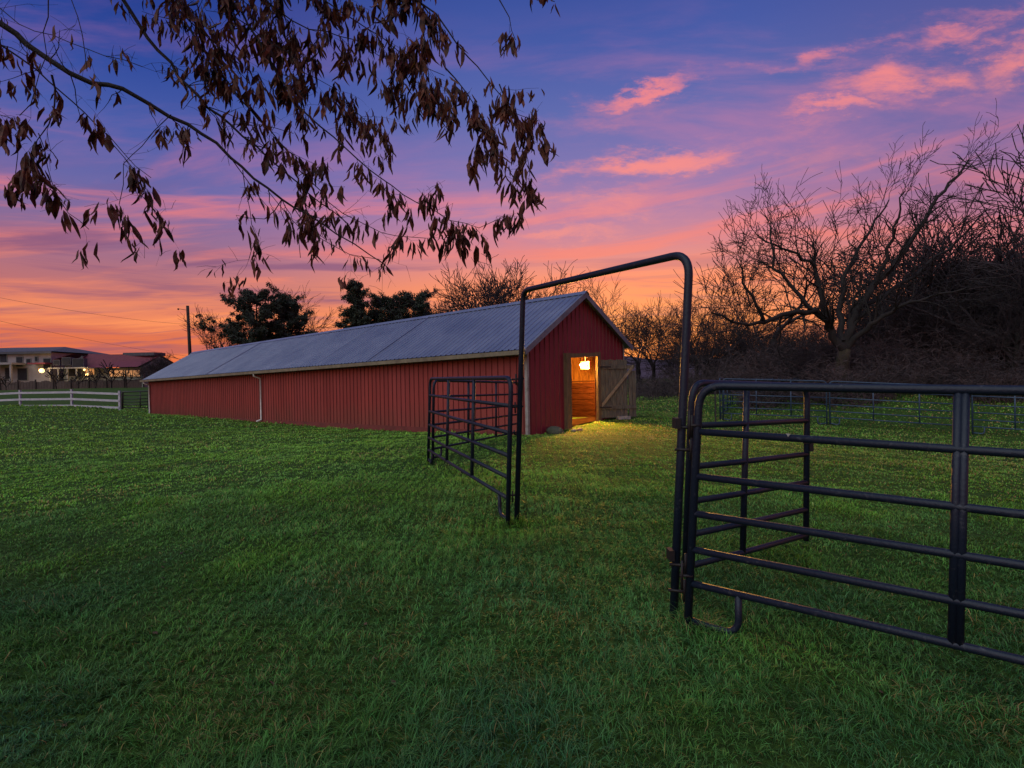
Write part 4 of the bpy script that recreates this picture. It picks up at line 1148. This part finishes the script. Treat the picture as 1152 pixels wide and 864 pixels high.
# fine streaks near the horizon
nC = noise(1.0, comb(math_('MULTIPLY', az, 2.2), math_('MULTIPLY', el, 46), math_('MULTIPLY', warp, .8)), 4, .6)
stf = math_('MULTIPLY', smooth(nC, .50, .64), smooth(el, .16, .26, 1, 0))
c2_ = mixc(math_('MULTIPLY', stf, smooth(az, -.5, .1, .55, .30)), c2_, mauc)
nD = noise(1.0, comb(math_('ADD', math_('MULTIPLY', az, 1.6), 9), math_('ADD', math_('MULTIPLY', el, 24), math_('MULTIPLY', az, -2.)), warp), 5, .6)
brf = math_('MULTIPLY', smooth(nD, .50, .66), math_('MULTIPLY', smooth(el, .05, .10), smooth(el, .26, .40, 1, 0)))
c2_ = mixc(math_('MULTIPLY', brf, .6), c2_, pinkc)
# bright pink wisps higher up
def blob(a0, e0, wa, we, slope=0.):
    da = math_('SUBTRACT', az, a0); de = math_('SUBTRACT', math_('SUBTRACT', el, e0), math_('MULTIPLY', da, slope))
    q = math_('ADD', math_('POWER', math_('ABSOLUTE', math_('DIVIDE', da, wa)), 2.), math_('POWER', math_('ABSOLUTE', math_('DIVIDE', de, we)), 2.))
    return math_('EXPONENT', math_('MULTIPLY', q, -1.))
yp_ = math_('MAXIMUM', y_, .08)
gu = math_('DIVIDE', x_, yp_); gv = math_('DIVIDE', z_, yp_)      # position on the cloud sheet to the north
northm = smooth(y_, .05, .25)
gw = noise(2.2, comb(gu, math_('MULTIPLY', gv, 1.6), 4.), 4, .6)
wv = comb(math_('ADD', math_('MULTIPLY', gu, 4.2), math_('MULTIPLY', gw, .9)), math_('ADD', math_('MULTIPLY', math_('SUBTRACT', gv, math_('MULTIPLY', gu, .10)), 17), math_('MULTIPLY', gw, 3.2)), 1.3)
nE = noise(1.0, wv, 9, .62, .25)
nF = noise(1.0, comb(math_('MULTIPLY', gu, 24), math_('MULTIPLY', gv, 70), gw), 5, .7)
n_a = noise(5.0, comb(gu, math_('MULTIPLY', gv, 2.2), 11.), 7, .68)
n_b = noise(6.5, comb(gu, math_('MULTIPLY', gv, 2.6), 23.), 7, .68)
bu = math_('ADD', gu, math_('MULTIPLY', math_('SUBTRACT', n_a, .5), .34))
bv = math_('ADD', gv, math_('MULTIPLY', math_('SUBTRACT', n_b, .5), .15))
def blob(px, py, wpx, hpx, sl):
    d = (fw*F + rt*(px-576) + up*(432-py)); a0 = d.x/d.y; e0 = d.z/d.y
    da = math_('SUBTRACT', bu, a0); de = math_('SUBTRACT', math_('SUBTRACT', bv, e0), math_('MULTIPLY', da, sl))
    q = math_('ADD', math_('POWER', math_('ABSOLUTE', math_('DIVIDE', da, wpx/600)), 2.), math_('POWER', math_('ABSOLUTE', math_('DIVIDE', de, hpx/600)), 2.))
    return math_('EXPONENT', math_('MULTIPLY', q, -1.))
tot = None
for (px, py, wpx, hpx, sl, amp) in ((1000,90,95,26,.05,1.0),(935,121,75,13,0,1.0),(915,70,80,12,.1,.7),(1065,44,90,20,.12,.95),(1140,66,60,30,.5,.8),(735,106,70,13,.28,.9),(740,187,150,17,.06,1.0),(860,155,150,18,.2,.6),(960,172,260,30,.03,.5),(660,235,210,20,.02,.65),(620,265,170,14,0,.7),(1110,16,120,16,.1,.65),(700,130,110,22,.1,.5)):
    bl_ = math_('MULTIPLY', blob(px, py, wpx, hpx, sl), amp)
    tot = bl_ if tot is None else math_('MAXIMUM', tot, bl_)
wsum = math_('ADD', math_('ADD', nE, math_('MULTIPLY', math_('SUBTRACT', nF, .5), .22)), math_('MULTIPLY', math_('SUBTRACT', tot, .5), .26))
wf = math_('MULTIPLY', math_('MULTIPLY', smooth(wsum, .34, .76), smooth(tot, .05, .95)), northm)
wc = ramp([(0,(255,150,108)),(.35*k,(248,140,132)),(.55*k,(238,128,138)),(.8*k,(206,108,150))], math_('MULTIPLY', el, k))
c3_ = mixc(math_('MULTIPLY', wf, .92), c2_, wc)
# dim lilac veil
nG = noise(1.0, comb(math_('MULTIPLY', gu, 1.8), math_('MULTIPLY', gv, 8), 7.7), 6, .6, .3)
veil = math_('MULTIPLY', math_('MULTIPLY', smooth(nG, .44, .74), smooth(el, .22, .36)), math_('MULTIPLY', smooth(el, .46, .62, 1, 0), northm))
c3_ = mixc(math_('MULTIPLY', veil, math_('MULTIPLY', smooth(az, -.3, .3, .25, .6), 1.)), c3_, s2l((196,120,158)))
# physical twilight sky adds a trace of scattered light
sky = N.new('ShaderNodeTexSky'); sky.sky_type = 'NISHITA'; sky.sun_disc = False
FILL_EL, FILL_AZ = R(46), R(222)
sky.sun_elevation = R(2); sky.sun_rotation = R(12)
addn = N.new('ShaderNodeMix'); addn.data_type='RGBA'; addn.blend_type='ADD'; addn.inputs['Factor'].default_value = .012
L.new(c3_, addn.inputs['A']); L.new(sky.outputs[0], addn.inputs['B'])
L.new(addn.outputs['Result'], bg.inputs['Color']); bg.inputs['Strength'].default_value = 1.0
L.new(bg.outputs[0], out.inputs[0])

# one broad soft sun lamp: fill added from behind left, opposite the sunset
sd = bpy.data.lights.new('fill_sun', 'SUN'); sd.energy = 1.6; sd.angle = R(80); sd.color = (.93, 1.0, .92)
so = bpy.data.objects.new('fill_sun', sd); COL.objects.link(so)
dirv = Vector((math.sin(FILL_AZ)*math.cos(FILL_EL), math.cos(FILL_AZ)*math.cos(FILL_EL), math.sin(FILL_EL)))
so.rotation_euler = dirv.to_track_quat('Z', 'Y').to_euler()

for o in bpy.data.objects:
    if '_w' in o: del o['_w']
sc.view_settings.view_transform = 'Standard'; sc.view_settings.look = 'None'; sc.view_settings.exposure = 0; sc.view_settings.gamma = 1
sc.cycles.max_bounces = 6; sc.cycles.diffuse_bounces = 3; sc.cycles.glossy_bounces = 3
sc.cycles.use_denoising = True
sc.cycles.sample_clamp_indirect = 4
